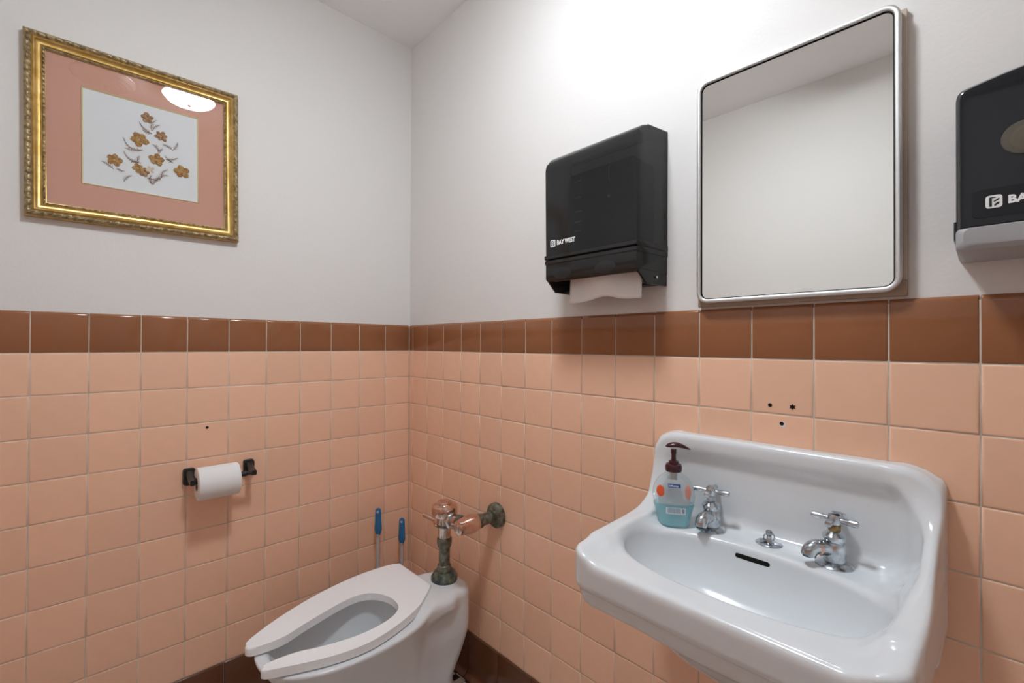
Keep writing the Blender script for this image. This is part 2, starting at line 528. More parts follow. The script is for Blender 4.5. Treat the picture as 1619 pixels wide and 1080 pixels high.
def wall_matrix(axis, a0):
    """places tile-local (u, v, w) on a wall; a0 is the joint the tile starts at"""
    if axis == 'back':    # u = +x, w towards -y
        return Matrix(((1, 0, 0, a0), (0, 0, -1, 0), (0, 1, 0, 0), (0, 0, 0, 1)))
    if axis == 'right':   # u = -y, w towards -x
        return Matrix(((0, 0, -1, 0), (-1, 0, 0, a0), (0, 1, 0, 0), (0, 0, 0, 1)))
    if axis == 'left':    # u = +y, w towards +x
        return Matrix(((0, 0, 1, XL), (1, 0, 0, a0), (0, 1, 0, 0), (0, 0, 0, 1)))
    return Matrix(((-1, 0, 0, a0), (0, 0, 1, YF), (0, 1, 0, 0), (0, 0, 0, 1)))   # front

def lay(kind, w, axis, a0, z0, parent, far=None):
    me = mesh_for(kind, w)
    mx = wall_matrix(axis, a0) @ Matrix.Translation((0, z0, 0))
    if kind == 'tile':
        c = Matrix.Translation((w / 2, T / 2, 0))
        j = Matrix.Rotation(math.radians(rng.uniform(-0.22, 0.22)), 4, 'X') @ Matrix.Rotation(math.radians(rng.uniform(-0.22, 0.22)), 4, 'Y')
        mx = mx @ c @ Matrix.Translation((0, 0, rng.uniform(-0.0002, 0.0001))) @ j @ c.inverted()
    if far is not None:
        far.append((me, mx)); return
    o = bpy.data.objects.new(kind, me); COL.objects.link(o)
    o.parent = parent; o.matrix_local = mx

def join_far(lst, parent, name):
    byk = {}
    for me, mx in lst: byk.setdefault(me.materials[0].name, []).append((me, mx))
    for k, items in byk.items():
        v = []; f = []
        for me, mx in items:
            b = len(v)
            v += [tuple(mx @ p.co) for p in me.vertices]
            f += [tuple(b + i for i in p.vertices) for p in me.polygons]
        o = link(name, pydata(name, v, f), bpy.data.materials[k], parent, True)
        o['kind'] = 'stuff'

def tile_wall(axis, parent, cuts_t, cuts_b, near):
    far = []
    for i, (a0, w) in enumerate(cuts_t):
        dst = None if near(a0) else far
        for rr in range(9):
            lay('tile', w, axis, a0, BASE + rr * T, parent, dst)
        lay('cap_tile', w, axis, a0, LINE, parent, dst)
    for a0, w in cuts_b:
        lay('cove_tile', w, axis, a0, 0.0, parent, None if near(a0) else far)
    if far: join_far(far, parent, 'far_tiles')

def bed(name, lo, hi, parent):
    return box(name, lo, hi, M_GROUT, parent)

# back wall: first full tile starts at the corner
ct = [(-(k + 1) * T, T) for k in range(13)]; ct.append((XL + 0.003, 1.527 - 13 * T))
cb = [(-(k + 1) * 0.1535 - 0.05, 0.1535) for k in range(9)] + [(-0.05, 0.05), (XL + 0.003, 1.527 - 9 * 0.1535 - 0.05)]
tile_wall('back', wall_back, ct, cb, lambda a: a > -1.36)
bed('grout_bed', (XL, 0.0014, 0.0), (0.001, PL + 0.001, LINE + T - 0.010), wall_back)
# right wall: a cut sliver stands in the corner
S0 = 0.261 * T
ct = [(0.0, S0)] + [(-S0 - k * T, T) for k in range(21)]
cb = [(-0.413 + 0.154 * 2, 0.154)] + [(-0.413 + 0.154 - 0.154 * k, 0.154) for k in range(14)] + [(0.0, 0.105)]
tile_wall('right', wall_right, ct, cb, lambda a: a > -1.86)
bed('grout_bed', (0.0014, YF, 0.0), (PL + 0.001, 0.001, LINE + T - 0.010), wall_right)
# walls the lens does not see directly
ct = [(YF + 0.003 + k * T, T) for k in range(22)]
cb = [(YF + 0.003 + k * 0.154, 0.154) for k in range(15)]
tile_wall('left', wall_left, ct, cb, lambda a: False)
bed('grout_bed', (XL - PL - 0.001, YF, 0.0), (XL - 0.0014, 0.0, LINE + T - 0.010), wall_left)
ct = [(0.0 - k * T, T) for k in range(3)]
cb = [(0.0 - k * 0.154, 0.154) for k in range(2)]
tile_wall('front', wall_front, ct, cb, lambda a: False)
bed('grout_bed', (-0.37, YF - PL - 0.001, 0.0), (0.0, YF - 0.0014, LINE + T - 0.010), wall_front)

# --- floor: basket-weave mosaic, the pieces by the visible gap one by one
def mosaic():
    near = []; farw = []; farb = []
    u = 0.0254; g = 0.0022
    X0, Y0 = -0.030, -0.30
    cell = 3 * u          # two 1x2 bricks round a dot
    def put(x0, y0, x1, y1, black):
        if x1 < XL + 0.03 or y1 < YF + 0.03 or x0 > -0.02 or y0 > -0.02: return
        x0 = max(x0, XL + 0.02); y0 = max(y0, YF + 0.02); x1 = min(x1, -0.018); y1 = min(y1, -0.018)
        if x1 - x0 < 0.004 or y1 - y0 < 0.004: return
        r = (x0 + g / 2, y0 + g / 2, x1 - g / 2, y1 - g / 2)
        if -0.16 < x0 and -0.66 < y0 < -0.36: near.append((r, black))
        else: (farb if black else farw).append(r)
    for i in range(-22, 2):
        for j in range(-30, 5):
            x = X0 + i * cell; y = Y0 + j * cell
            put(x, y, x + u, y + u, True)
            put(x + u, y, x + 3 * u, y + u, False)
            put(x, y + u, x + u, y + 3 * u, False)
            put(x + u, y + u, x + 3 * u, y + 2 * u, False)
            put(x + u, y + 2 * u, x + 2 * u, y + 3 * u, False)
            put(x + 2 * u, y + 2 * u, x + 3 * u, y + 3 * u, True)
    def piece(r):
        x0, y0, x1, y1 = r; c = 0.0008; h = 0.0018
        v = [(x0, y0, -0.001), (x1, y0, -0.001), (x1, y1, -0.001), (x0, y1, -0.001),
             (x0, y0, h - c), (x1, y0, h - c), (x1, y1, h - c), (x0, y1, h - c),
             (x0 + c, y0 + c, h), (x1 - c, y0 + c, h), (x1 - c, y1 - c, h), (x0 + c, y1 - c, h)]
        f = [(8, 9, 10, 11)]
        for k in (0, 4):
            for i in range(4):
                a = k + i; b = k + (i + 1) % 4
                f.append((a, b, b + 4, a + 4))
        return v, f
    for r, black in near:
        v, f = piece(r)
        link('mosaic_tile', pydata('mosaic_tile', v, f), M_FBLACK if black else M_FWHITE, floor)
    for lst, m in ((farw, M_FWHITE), (farb, M_FBLACK)):
        V = []; Fc = []
        for r in lst:
            v, f = piece(r); b = len(V)
            V += v; Fc += [tuple(b + i for i in q) for q in f]
        o = link('far_mosaic', pydata('far_mosaic', V, Fc), m, floor); o['kind'] = 'stuff'
mosaic()

# --- old fixing holes in the tiles
def hole(wall, p, r, m=M_DARK, star=False):
    ax = (0, -1, 0) if wall is wall_back else (-1, 0, 0)
    bm = bmesh.new()
    x, y, a = frame_from(ax); o = Vector(p)
    n = 12 if star else 16
    ring = []
    for i in range(n):
        rr = r * (1.25 if i % 2 else 0.62) if star else r
        t = 2 * math.pi * i / n
        ring.append(o + x * rr * math.cos(t) + y * rr * math.sin(t))
    vs = [bm.verts.new(q + a * 0.0004) for q in ring]; vb = [bm.verts.new(q - a * 0.001) for q in ring]
    bm.faces.new(vs)
    for i in range(n): bm.faces.new((vs[i], vs[(i + 1) % n], vb[(i + 1) % n], vb[i]))
    o = fin('screw_hole', bm, m, wall)
hole(wall_back, (-0.7143, 0, 0.9052), 0.0042)
hole(wall_right, (0, -1.3772, 1.0481), 0.0038)
hole(wall_right, (0, -1.4168, 1.0483), 0.0052, star=True)
hole(wall_right, (0, -1.3982, 1.0134), 0.0038)
M_FILL = mat('white filler', (0.75, 0.74, 0.71), 0.8)
bm = bmesh.new(); lathe_bm(bm, [(0.0056, -0.001), (0.0056, 0.0002), (0.0, 0.0002)], (0, -1.3995, 1.0118), (-1, 0, 0), 20)
fin('filler_ring', bm, M_FILL, wall_right)

# ================================================================== CEILING LAMP (out of frame, seen in the glass)
def ceiling_lamp(x, y, R, lit, label):
    t = root('ceiling_light', (x, y, CEIL), label, 'lamp')
    lathe('lamp_base', [(R * 0.72, 0), (R * 0.72, -0.018), (R * 0.60, -0.022), (0, -0.022)], M_CHROME, t, n=40)
    lathe('lamp_rim', [(R + 0.001, 0), (R + 0.004, -0.001), (R + 0.006, -0.022), (R + 0.004, -0.026), (R - 0.001, -0.022)], M_CHROME, t, n=48)
    prof = []
    for k in range(33):
        s = k / 32
        rr = R * (1 - s)
        z = -0.020 - 0.034 * math.sqrt(max(0.0, 1 - (1 - s) ** 2.2)) + 0.0016 * math.sin(s * 40)
        prof.append((max(rr, 0), z))
    if lit:
        m = mat('lit opal glass', (0.85, 0.84, 0.82), 0.3, emit=LAMP_COLOR, estr=LAMP_STRENGTH)
    else:
        m = mat('unlit opal glass', (0.80, 0.79, 0.77), 0.25)
    lathe('glass_bowl', [(R, -0.004)] + prof, m, t, n=48)
    lathe('finial', [(0.008, -0.053), (0.009, -0.060), (0.005, -0.066), (0, -0.067)], M_CHROME, t, n=20)
    return t
ceiling_lamp(LAMP_POS[0], LAMP_POS[1], 0.108, True, 'lit round ceiling light with swirled glass bowl, reflected in the picture glass')
ceiling_lamp(-0.93, -1.17, 0.115, False, 'unlit round ceiling light with swirled glass bowl beside the lit one')

# ================================================================== WALL-HUNG BASIN
YC = -1.3865
def f_sink(X, Y, Z):
    d = -X; s = Y - YC
    as_ = np.abs(s)
    hw = 0.2465 - np.where(s > 0, 0.012, 0.011) * np.clip(d / 0.365, 0, 1)
    # rim slab
    q = rbox2(d - 0.1525, s * (0.2465 / hw), 0.2125, 0.2465, 0.040)
    slab = extr(q, Z - 0.7690, 0.0345, 0.012)
    q2 = rbox2(d - 0.1475, s * (0.2465 / hw), 0.2070, 0.2380, 0.040)
    lower = extr(q2, Z - 0.7320, 0.0270, 0.014)
    body = smin(slab, lower, 0.006)
    # underside of the bowl
    el = (np.sqrt(((d - 0.17) / 0.165) ** 2 + (s / 0.205) ** 2 + ((Z - 0.735) / 0.125) ** 2) - 1) * 0.125
    body = smin(body, el, 0.03)
    horn = extr(rbox2(d - 0.03, s, 0.06, 0.2435, 0.02), Z - 0.74, 0.062, 0.02)
    body = smin(body, horn, 0.02)
    # splash back
    b2 = rbox2(s, Z - 0.8485, 0.2465, 0.1225, 0.055)
    back = extr(b2, d - 0.008, 0.0300, 0.014)
    body = smin(body, back, 0.012)
    # dished panel of the back
    di = rbox2(s, Z - 0.862, 0.2120, 0.073, 0.045)
    dish = smax(di, 0.021 - d, 0.030)
    body = smax(body, -dish, 0.016)
    # shallow sunk deck inside a raised rim
    rc = rbox2(d - 0.185, s, 0.148, 0.206, 0.045)
    body = smax(body, -smax(rc, 0.8005 - Z, 0.008), 0.008)
    # soap rests at the back corners
    a = math.radians(-24)
    u = (as_ - 0.172) * math.cos(a) - (d - 0.098) * math.sin(a); v = (as_ - 0.172) * math.sin(a) + (d - 0.098) * math.cos(a)
    sp = rbox2(u, v, 0.040, 0.017, 0.016)
    body = smax(body, -smax(sp, 0.7965 - Z, 0.003), 0.003)
    # shoulders sweeping from the back to the side rims
    Hl = 0.786 + 0.150 * np.exp(-np.power(np.maximum(d - 0.005, 0) / 0.050, 1.15))
    Hr = 0.796 + 0.142 * np.power(np.clip(1 - d / 0.25, 0, 1), 1.35)
    H = np.where(s > 0, Hl, Hr)
    sh = smax(smax(Z - H, as_ - hw, 0.010), smax((hw - 0.020) - as_, 0.74 - Z, 0.01), 0.014)
    sh = smax(sh, d - 0.27, 0.01) * 0.75
    body = smin(body, sh, 0.042)
    body = smax(body, q - 0.0015, 0.008)
    # bowl
    t = np.clip((0.803 - Z) / 0.128, 0, 1)
    sc = np.power(np.maximum(1 - np.power(t, 2.4), 0), 1 / 2.6)
    sc = np.maximum(sc, 0.02)
    dd = (d - 0.199) / 0.107; ss = s / 0.2015
    r = np.power(np.power(np.abs(dd), 2.35) + np.power(np.abs(ss), 2.35), 1 / 2.35)
    bowl = (r - sc) * 0.106
    bowl = np.where(Z < 0.803 - 0.128, np.maximum(bowl, (0.803 - 0.128) - Z), bowl)
    bowl = np.maximum(bowl, -(Z - 0.675) * 0 - 1)
    body = smax(body, -bowl, 0.012)
    return np.maximum(body, -d + 0.0005)

me = nets(f_sink, (-0.385, YC - 0.270, 0.595), (0.006, YC + 0.270, 0.985), 0.0034)
sink = root('wash_basin', (0, YC, 0.60), 'white wall hung porcelain wash basin with high splash back and two taps', 'sink')
def adopt(o, r):
    """parent to a root without moving it"""
    o.parent = r; o.matrix_parent_inverse = Matrix.Translation(r.location).inverted() if r.rotation_euler.x == r.rotation_euler.y == r.rotation_euler.z == 0 else r.matrix_basis.inverted()
    return o
basin = adopt(link('basin', me, M_PORC, None, True), sink)
bvh_sink = BVHTree.FromPolygons([v.co[:] for v in me.vertices], [p.vertices[:] for p in me.polygons])

# overflow slot and drain
hitL = bvh_sink.ray_cast(Vector((-0.20, -1.345, 0.768)), Vector((1, 0, 0)))[0]
hitR = bvh_sink.ray_cast(Vector((-0.20, -1.405, 0.768)), Vector((1, 0, 0)))[0]
if hitL and hitR:
    nrm = bvh_sink.ray_cast(Vector((-0.20, -1.375, 0.768)), Vector((1, 0, 0)))
    c = nrm[0]; nn = nrm[1].normalized()
    if nn.x > 0: nn = -nn
    uu = (hitL - hitR).normalized(); vv = nn.cross(uu).normalized()
    L = (hitL - hitR).length / 2
    to3 = lambda a, b, w: c + uu * a + vv * b + nn * (w - 0.002)
    adopt(poly_extrude('overflow_slot', rrect(-L, -0.0042, L, 0.0042, 0.004), to3, 0.0027, M_DARK), sink)
hd = bvh_sink.ray_cast(Vector((-0.19, YC, 0.80)), Vector((0, 0, -1)))[0]
zd = hd.z if hd else 0.68
adopt(lathe('drain_ring', [(0.0, 0.0006), (0.018, 0.0006), (0.020, 0.002), (0.026, 0.0024), (0.029, 0.0005), (0.029, -0.004)], M_CHROME, None, (-0.19, YC, zd)), sink)

DECK = 0.7995
def deck_z(x, y):
    h = bvh_sink.ray_cast(Vector((x, y, 1.2)), Vector((0, 0, -1)))[0]
    return h.z if h else DECK

def tap(x, y, end, dirty, label, rot):
    z = deck_z(x - 0.01, y) - 0.0005
    t = root('basin_tap', (x, y, z), label, 'tap')
    lathe('base_flange', [(0.0, 0.0), (0.0285, 0.0), (0.0285, 0.002), (0.026, 0.0045), (0.018, 0.0085), (0.0, 0.0085)], M_CHROME, t, n=36)
    lathe('tap_body', [(0.0, 0.006), (0.0165, 0.006), (0.0165, 0.014), (0.0175, 0.024), (0.0168, 0.034), (0.0145, 0.040), (0.0160, 0.0425), (0.0182, 0.047), (0.0176, 0.052), (0.0125, 0.057), (0.0085, 0.060), (0.0, 0.060)], M_CHROME, t, n=36)
    e = Vector((end[0] - x, end[1] - y, 0)); L = e.length; h = e.normalized()
    pts = bez(h * 0.002 + Vector((0, 0, 0.025)), h * (L * 0.5) + Vector((0, 0, 0.034)), h * (L * 0.95) + Vector((0, 0, 0.036)), h * L + Vector((0, 0, 0.017)), 14)
    tube('spout', pts, [0.0125] * 5 + [0.0122, 0.0120, 0.0119, 0.0119, 0.0120, 0.0121, 0.0121, 0.0120, 0.0117, 0.0112], M_CHROME, t, n=24)
    lathe('spout_mouth', [(0.0090, 0.0), (0.0090, 0.001), (0.0, 0.001)], M_DARK, t, h * L + Vector((0, 0, 0.0172)), (0, 0, -1), 20)
    c = h * (L * 0.60) + Vector((0, 0, 0.0300))
    lathe('spout_collar', [(0.0118, -0.0035), (0.0129, -0.002), (0.0129, 0.002), (0.0118, 0.0035)], M_COPPER if dirty else M_CHROME, t, c, (h.x, h.y, -0.15), 24)
    lathe('bonnet', [(0.0, 0.058), (0.0088, 0.058), (0.0098, 0.063), (0.0098, 0.070), (0.0082, 0.074), (0.0, 0.074)], M_BRASS if dirty else M_CHROME, t, n=6, sharp=25)
    hub = lathe('handle_hub', [(0.0, 0.071), (0.0088, 0.071), (0.0098, 0.074), (0.0098, 0.084), (0.0088, 0.0865), (0.0, 0.0875)], M_CHROME, t, n=24)
    for k in range(4):
        a = rot + k * math.pi / 2
        v = Vector((math.cos(a), math.sin(a), 0)); p = Vector((0, 0, 0.0790))
        tube('handle_arm', [p + v * 0.006, p + v * 0.012, p + v * 0.016, p + v * 0.028, p + v * 0.0335, p + v * 0.0350], [0.0044, 0.0040, 0.0048, 0.0058, 0.0054, 0.0030], M_CHROME, t, n=12)
    if dirty:
        lathe('loose_index_cap', [(0.0, 0.0), (0.0105, 0.0), (0.0110, 0.0012), (0.0085, 0.0030), (0.0, 0.0036)], M_CHROME, t, (0.012, -0.004, 0.0865), (0.25, -0.05, 1), 24)
    else:
        lathe('index_cap', [(0.0, 0.0868), (0.0070, 0.0868), (0.0066, 0.0892), (0.0, 0.0902)], M_CHROME, t, n=24)
    return t
tap(-0.060, -1.2850, (-0.104, -1.2830), False, 'cleaner chrome cross handle tap next to the soap bottle', math.radians(8))
tap(-0.057, -1.4950, (-0.090, -1.4640), True, 'tarnished chrome cross handle tap with brassy neck, spout swung left', math.radians(-4))

# pop-up knob between the taps
kx, ky = -0.047, -1.3895
kz = deck_z(kx - 0.008, ky) - 0.0005
k = root('drain_knob', (kx, ky, kz), 'small chrome drain knob with side rings between the two taps', 'knob')
lathe('base_disc', [(0.0, 0.0), (0.0235, 0.0), (0.0235, 0.0012), (0.021, 0.0028), (0.008, 0.0036), (0.0, 0.0036)], M_CHROME, k, n=36)
lathe('post', [(0.0, 0.002), (0.0068, 0.002), (0.0062, 0.006), (0.0044, 0.010), (0.0044, 0.016), (0.0058, 0.0185), (0.0060, 0.0225), (0.0045, 0.025), (0.0, 0.0258)], M_CHROME, k, n=24)
for sg in (-1, 1):
    v = Vector((0.69 * sg, -0.72 * sg, 0))
    tube('side_ring', bez((v.x * 0.003, v.y * 0.003, 0.0185), (v.x * 0.0125, v.y * 0.0125, 0.021), (v.x * 0.0125, v.y * 0.0125, 0.004), (v.x * 0.003, v.y * 0.003, 0.005), 12), 0.0013, M_CHROME, k, n=8)
tube('set_screw', [(-0.003, 0.004, 0.006), (-0.010, 0.0105, 0.0065), (-0.0125, 0.013, 0.0065)], [0.0034, 0.0040, 0.0030], M_CHROME, k, n=12)

# ================================================================== SOAP BOTTLE
sbx, sby = -0.094, -1.2205
sbz = deck_z(sbx, sby) + 0.0005
ang = math.atan2(-1.6763 - sby, -1.00393 - sbx) + math.radians(4)   # label faces the room
soap = root('soap_bottle', (sbx, sby, sbz), 'clear pump bottle half full of teal liquid soap on the basin', 'bottle', rot=(0, 0, ang + math.pi / 2))
# local: x across, -y front
PROF = [(0.0, 0.0300), (0.004, 0.0318), (0.012, 0.0332), (0.024, 0.0362), (0.036, 0.0392), (0.044, 0.0412), (0.0465, 0.0412), (0.049, 0.0404), (0.055, 0.0414), (0.064, 0.0424), (0.074, 0.0416), (0.084, 0.0388), (0.093, 0.0340), (0.101, 0.0270), (0.107, 0.0190), (0.110, 0.0140), (0.113, 0.0125), (0.120, 0.0125)]
def half_w(z):
    for (z0, w0), (z1, w1) in zip(PROF, PROF[1:]):
        if z0 <= z <= z1: return w0 + (w1 - w0) * (z - z0) / (z1 - z0)
    return PROF[-1][1]
def half_d(z):
    return 0.0125 + (0.0215 - 0.0125) * max(0.0, min(1.0, (0.113 - z) / 0.03)) if z > 0.083 else 0.0215
def bottle_pt(t, z, off=0.0):
    w = half_w(z) + off; d = half_d(z) + off
    c, s = math.cos(t), math.sin(t)
    p = 2 / 2.5
    return (w * math.copysign(abs(c) ** p, c), d * math.copysign(abs(s) ** p, s), z)
def bottle_skin(zs, off, n=40, cap0=True, cap1=True):
    v = []; f = []
    for z in zs:
        for i in range(n): v.append(bottle_pt(2 * math.pi * i / n, z, off))
    for j in range(len(zs) - 1):
        for i in range(n):
            a = j * n + i; b = j * n + (i + 1) % n
            f.append((a, b, b + n, a + n))
    if cap0: f.append(tuple(range(n - 1, -1, -1)))
    if cap1: f.append(tuple((len(zs) - 1) * n + i for i in range(n)))
    return v, f
zs = [p[0] for p in PROF]
link('bottle_body', pydata('bottle_body', *bottle_skin(zs, 0.0)), M_CLEAR, soap, True)
link('liquid_soap', pydata('liquid_soap', *bottle_skin([0.0025, 0.006, 0.014, 0.024, 0.036, 0.044, 0.046], -0.0016)), M_SOAP, soap, True)
tube('dip_tube', [(0, 0, 0.006), (0, 0, 0.118)], 0.0022, M_CLEAR, soap, n=10)
lathe('pump_neck', [(0.0, 0.094), (0.0068, 0.094), (0.0068, 0.112), (0.0, 0.112)], mat('frosted neck', (0.6, 0.62, 0.62), 0.5), soap, n=20)
lathe('pump_cap', [(0.0, 0.1125), (0.0160, 0.1125), (0.0168, 0.116), (0.0168, 0.123), (0.0152, 0.1275), (0.0105, 0.1290), (0.0100, 0.1335), (0.0075, 0.1352), (0.0, 0.1352)], M_MAROON, soap, n=32)
lathe('pump_stem', [(0.0, 0.134), (0.0052, 0.134), (0.0046, 0.145), (0.0056, 0.152), (0.0056, 0.159), (0.0, 0.159)], M_MAROON, soap, n=20)
bm = bmesh.new()
prev = None
for j in range(15):     # curved spoon-shaped pump head reaching to the right
    s = j / 14; x = -0.0165 + 0.050 * s
    w = 0.0105 * math.sqrt(max(0.02, 1 - (2 * s - 1) ** 2)) * (1.05 - 0.35 * s); th = 0.0078 * math.sqrt(max(0.02, 1 - (2 * s - 1) ** 2)) * (1.15 - 0.6 * s)
    zc = 0.1635 + 0.0030 * math.sin(math.pi * min(1, s * 1.1)) - 0.0075 * max(0, s - 0.45) ** 1.3
    ring = [bm.verts.new((x, w * math.cos(2 * math.pi * i / 16), zc + th * (math.sin(2 * math.pi * i / 16) if math.sin(2 * math.pi * i / 16) > 0 else 0.55 * math.sin(2 * math.pi * i / 16)))) for i in range(16)]
    if prev:
        for i in range(16): bm.faces.new((prev[i], prev[(i + 1) % 16], ring[(i + 1) % 16], ring[i]))
    else: bm.faces.new(ring[::-1])
    prev = ring
bm.faces.new(prev)
fin('pump_head', bm, M_MAROON, soap, True, 50)

def front_patch(name, x0, x1, z0, z1, m, parent, off=0.0006, shape=None, nx=14, nz=8):
    """thin printed patch following the bottle front (front is -y)"""
    v = []; f = []
    def P(x, z):
        w = half_w(z) + off; d = half_d(z) + off
        q = min(0.985, abs(x) / w)
        return (x, -d * (1 - q ** 2.5) ** (1 / 2.5), z)
    for j in range(nz + 1):
        z = z0 + (z1 - z0) * j / nz
        a, b = (x0, x1)
        if shape:
            c = (x0 + x1) / 2; hh = (x1 - x0) / 2 * shape(j / nz)
            a, b = c - hh, c + hh
        for i in range(nx + 1): v.append(P(a + (b - a) * i / nx, z))
    for j in range(nz):
        for i in range(nx):
            k = j * (nx + 1) + i
            f.append((k, k + 1, k + nx + 2, k + nx + 1))
    return link(name, pydata(name, v, f), m, parent, True)
oval = lambda s: math.sqrt(max(0.0, 1 - (2 * s - 1) ** 2)) * 0.98 + 0.02
front_patch('label', -0.031, 0.031, 0.047, 0.0985, M_LABEL, soap, 0.0005, lambda s: 1.0 - 0.55 * max(0, s - 0.45) ** 1.5 * 2.4, 20, 14)
front_patch('fruit_print', -0.035, -0.0195, 0.062, 0.086, M_LAB_RED, soap, 0.0009, oval)
front_patch('flower_print', 0.021, 0.033, 0.060, 0.090, M_LAB_PINK, soap, 0.0009, oval)
front_patch('name_plate', -0.0125, 0.0125, 0.0835, 0.0905, M_LAB_BLUE, soap, 0.0010)
for k in range(5):
    z = 0.0785 - 0.0042 * k; w = (0.013, 0.016, 0.015, 0.017, 0.014)[k]
    front_patch('text_line', -w, w, z, z + 0.0010, M_LAB_INK, soap, 0.0009, None, 8, 1)
front_patch('barcode_panel', -0.0165, 0.0225, 0.0285, 0.0425, mat('barcode white', (0.62, 0.70, 0.74), 0.6), soap, 0.0008)
x = -0.0130
for k in range(13):
    w = (0.0012, 0.0006, 0.0018, 0.0009, 0.0014)[k % 5]
    front_patch('barcode_bar', x, x + w, 0.031, 0.0415, M_LAB_INK, soap, 0.0011, None, 1, 3)
    x += w + (0.0007, 0.0011, 0.0006)[k % 3]
front_patch('stamp_print', 0.0155, 0.0200, 0.0315, 0.0405, M_LAB_INK, soap, 0.0011, None, 2, 3)
me = text_mesh('Softsoap', 0.0058)
for v in me.vertices:
    x = v.co.x - 0.0118; z = 0.0852 + v.co.y
    w = half_w(z); d = half_d(z) + 0.0013
    v.co = Vector((x, -d * (1 - min(0.98, abs(x) / w) ** 2.5) ** (1 / 2.5) - v.co.z, z))
link('name_lettering', me, M_WHITEINK, soap)

# ================================================================== TOILET
TC = -0.435
def sel(x, y, a, b, n):
    return (np.power(np.power(np.abs(x) / a, n) + np.power(np.abs(y) / b, n), 1 / n) - 1) * np.minimum(a, b)
def f_toilet(X, Y, Z):
    d = -X; s = Y - TC
    zt = np.clip(Z / 0.377, 0, 1)
    # bowl: egg plan that draws in towards a foot
    p = np.power(zt, 1.5)
    front = 0.50 + 0.187 * np.power(zt, 1.35); rear = 0.20
    c = (front + rear) / 2; a = (front - rear) / 2
    b = 0.105 + 0.058 * np.power(zt, 2.0)
    e = sel(d - c, s, a, b, 2.25)
    bowl = smax(e, np.maximum(Z - 0.377, -Z), 0.010)
    # rear column
    bk = 0.062 + 0.055 * np.clip((0.27 - Z) / 0.15, 0, 1) ** 1.5 * np.where(Z < 0.12, 1.0, 1.0)
    hwid = 0.090 - 0.012 * np.clip((0.25 - Z) / 0.15, 0, 1)
    col = rbox2(d - (bk + 0.30) / 2, s, (0.30 - bk) / 2, hwid, 0.055)
    col = smax(col, np.maximum(Z - 0.385, -Z), 0.024)
    body = smin(bowl, col, 0.035)
    # shelf the seat is bolted to
    shelf = extr(rbox2(d - 0.225, s, 0.095, 0.106, 0.045), Z - 0.359, 0.020, 0.014)
    body = smin(body, shelf, 0.020)
    # hollow
    t = np.clip((0.377 - Z) / 0.215, 0, 1)
    sc = np.maximum(np.power(np.maximum(1 - np.power(t, 1.5), 0), 0.62), 0.03)
    cc = 0.475 - 0.075 * t
    h = sel(d - cc, s, 0.178 * sc, 0.118 * sc, 2.2)
    h = np.maximum(h, (0.377 - 0.215) - Z)
    # the flushing rim overhangs a little
    lip = sel(d - 0.475, s, 0.192, 0.131, 2.2)
    under = np.maximum(lip, np.maximum(Z - 0.350, 0.285 - Z)) 
    body = smax(body, -h, 0.008)
    return body
me = nets(f_toilet, (-0.712, TC - 0.20, -0.008), (-0.045, TC + 0.20, 0.40), 0.0048)
toilet = root('toilet', (-0.36, TC, 0.0), 'white floor mounted toilet with open front seat in the tiled corner', 'toilet')
adopt(link('bowl', me, M_PORC, None, True), toilet)
M_WATER = mat('toilet water', (0.62, 0.66, 0.68), 0.02, spec=0.6)
bm = bmesh.new(); lathe_bm(bm, [(0.0, 0.0), (0.075, 0.0), (0.075, 0.003), (0.0, 0.003)], (-0.420, TC, 0.203), (0, 0, 1), 40, (0.66, 1.0))
adopt(fin('water', bm, M_WATER, None), toilet)

# seat outline (plan)
OUT = [(-.186, -.256), (-.230, -.244), (-.300, -.237), (-.380, -.243), (-.467, -.261), (-.554, -.291), (-.620, -.322), (-.661, -.346), (-.688, -.365),
       (-.698, -.383), (-.690, -.400), (-.663, -.408), (-.616, -.411), (-.588, -.402), (-.557, -.390), (-.510, -.376), (-.466, -.3635), (-.430, -.355), (-.395, -.352), (-.365, -.358),
       (-.341, -.377), (-.325, -.406), (-.317, -.440), (-.318, -.470), (-.325, -.494), (-.342, -.513), (-.372, -.528), (-.412, -.536), (-.450, -.537), (-.490, -.533), (-.562, -.513), (-.604, -.493),
       (-.652, -.486), (-.678, -.487), (-.692, -.495), (-.685, -.511), (-.655, -.525), (-.610, -.546), (-.547, -.571), (-.472, -.585), (-.402, -.577), (-.330, -.555), (-.273, -.528), (-.222, -.485), (-.186, -.454)]
def chaikin(p, corners, it=2):
    for _ in range(it):
        q = []; nc = set()
        n = len(p)
        for i in range(n):
            a, b = p[i], p[(i + 1) % n]
            if i in corners:
                nc.add(len(q)); q.append(a)
            else:
                q.append((a[0] * .75 + b[0] * .25, a[1] * .75 + b[1] * .25))
            if (i + 1) % n not in corners:
                q.append((a[0] * .25 + b[0] * .75, a[1] * .25 + b[1] * .75))
        p, corners = q, nc
    return p
pts = chaikin(OUT, {0, len(OUT) - 1}, 2)
SEAT_TOP = 0.402
seat = poly_extrude('seat', pts, lambda u, v, w: Vector((u, v, SEAT_TOP - 0.021 + w)), 0.021, M_SEAT, None, bev=0.006, seg=3)
adopt(seat, toilet)
for sx, sy in ((-0.62, -0.365), (-0.60, -0.525), (-0.26, -0.27), (-0.30, -0.52)):
    adopt(box('seat_bumper', (sx - 0.014, sy - 0.008, 0.374), (sx + 0.014, sy + 0.008, 0.382), M_SEAT, None, 0.002), toilet)
for sy in (-0.355, -0.43):
    adopt(lathe('hinge_post', [(0.0, 0.372), (0.012, 0.372), (0.012, 0.383), (0.0, 0.383)], M_SEAT, None, (-0.205, sy, 0), n=20), toilet)

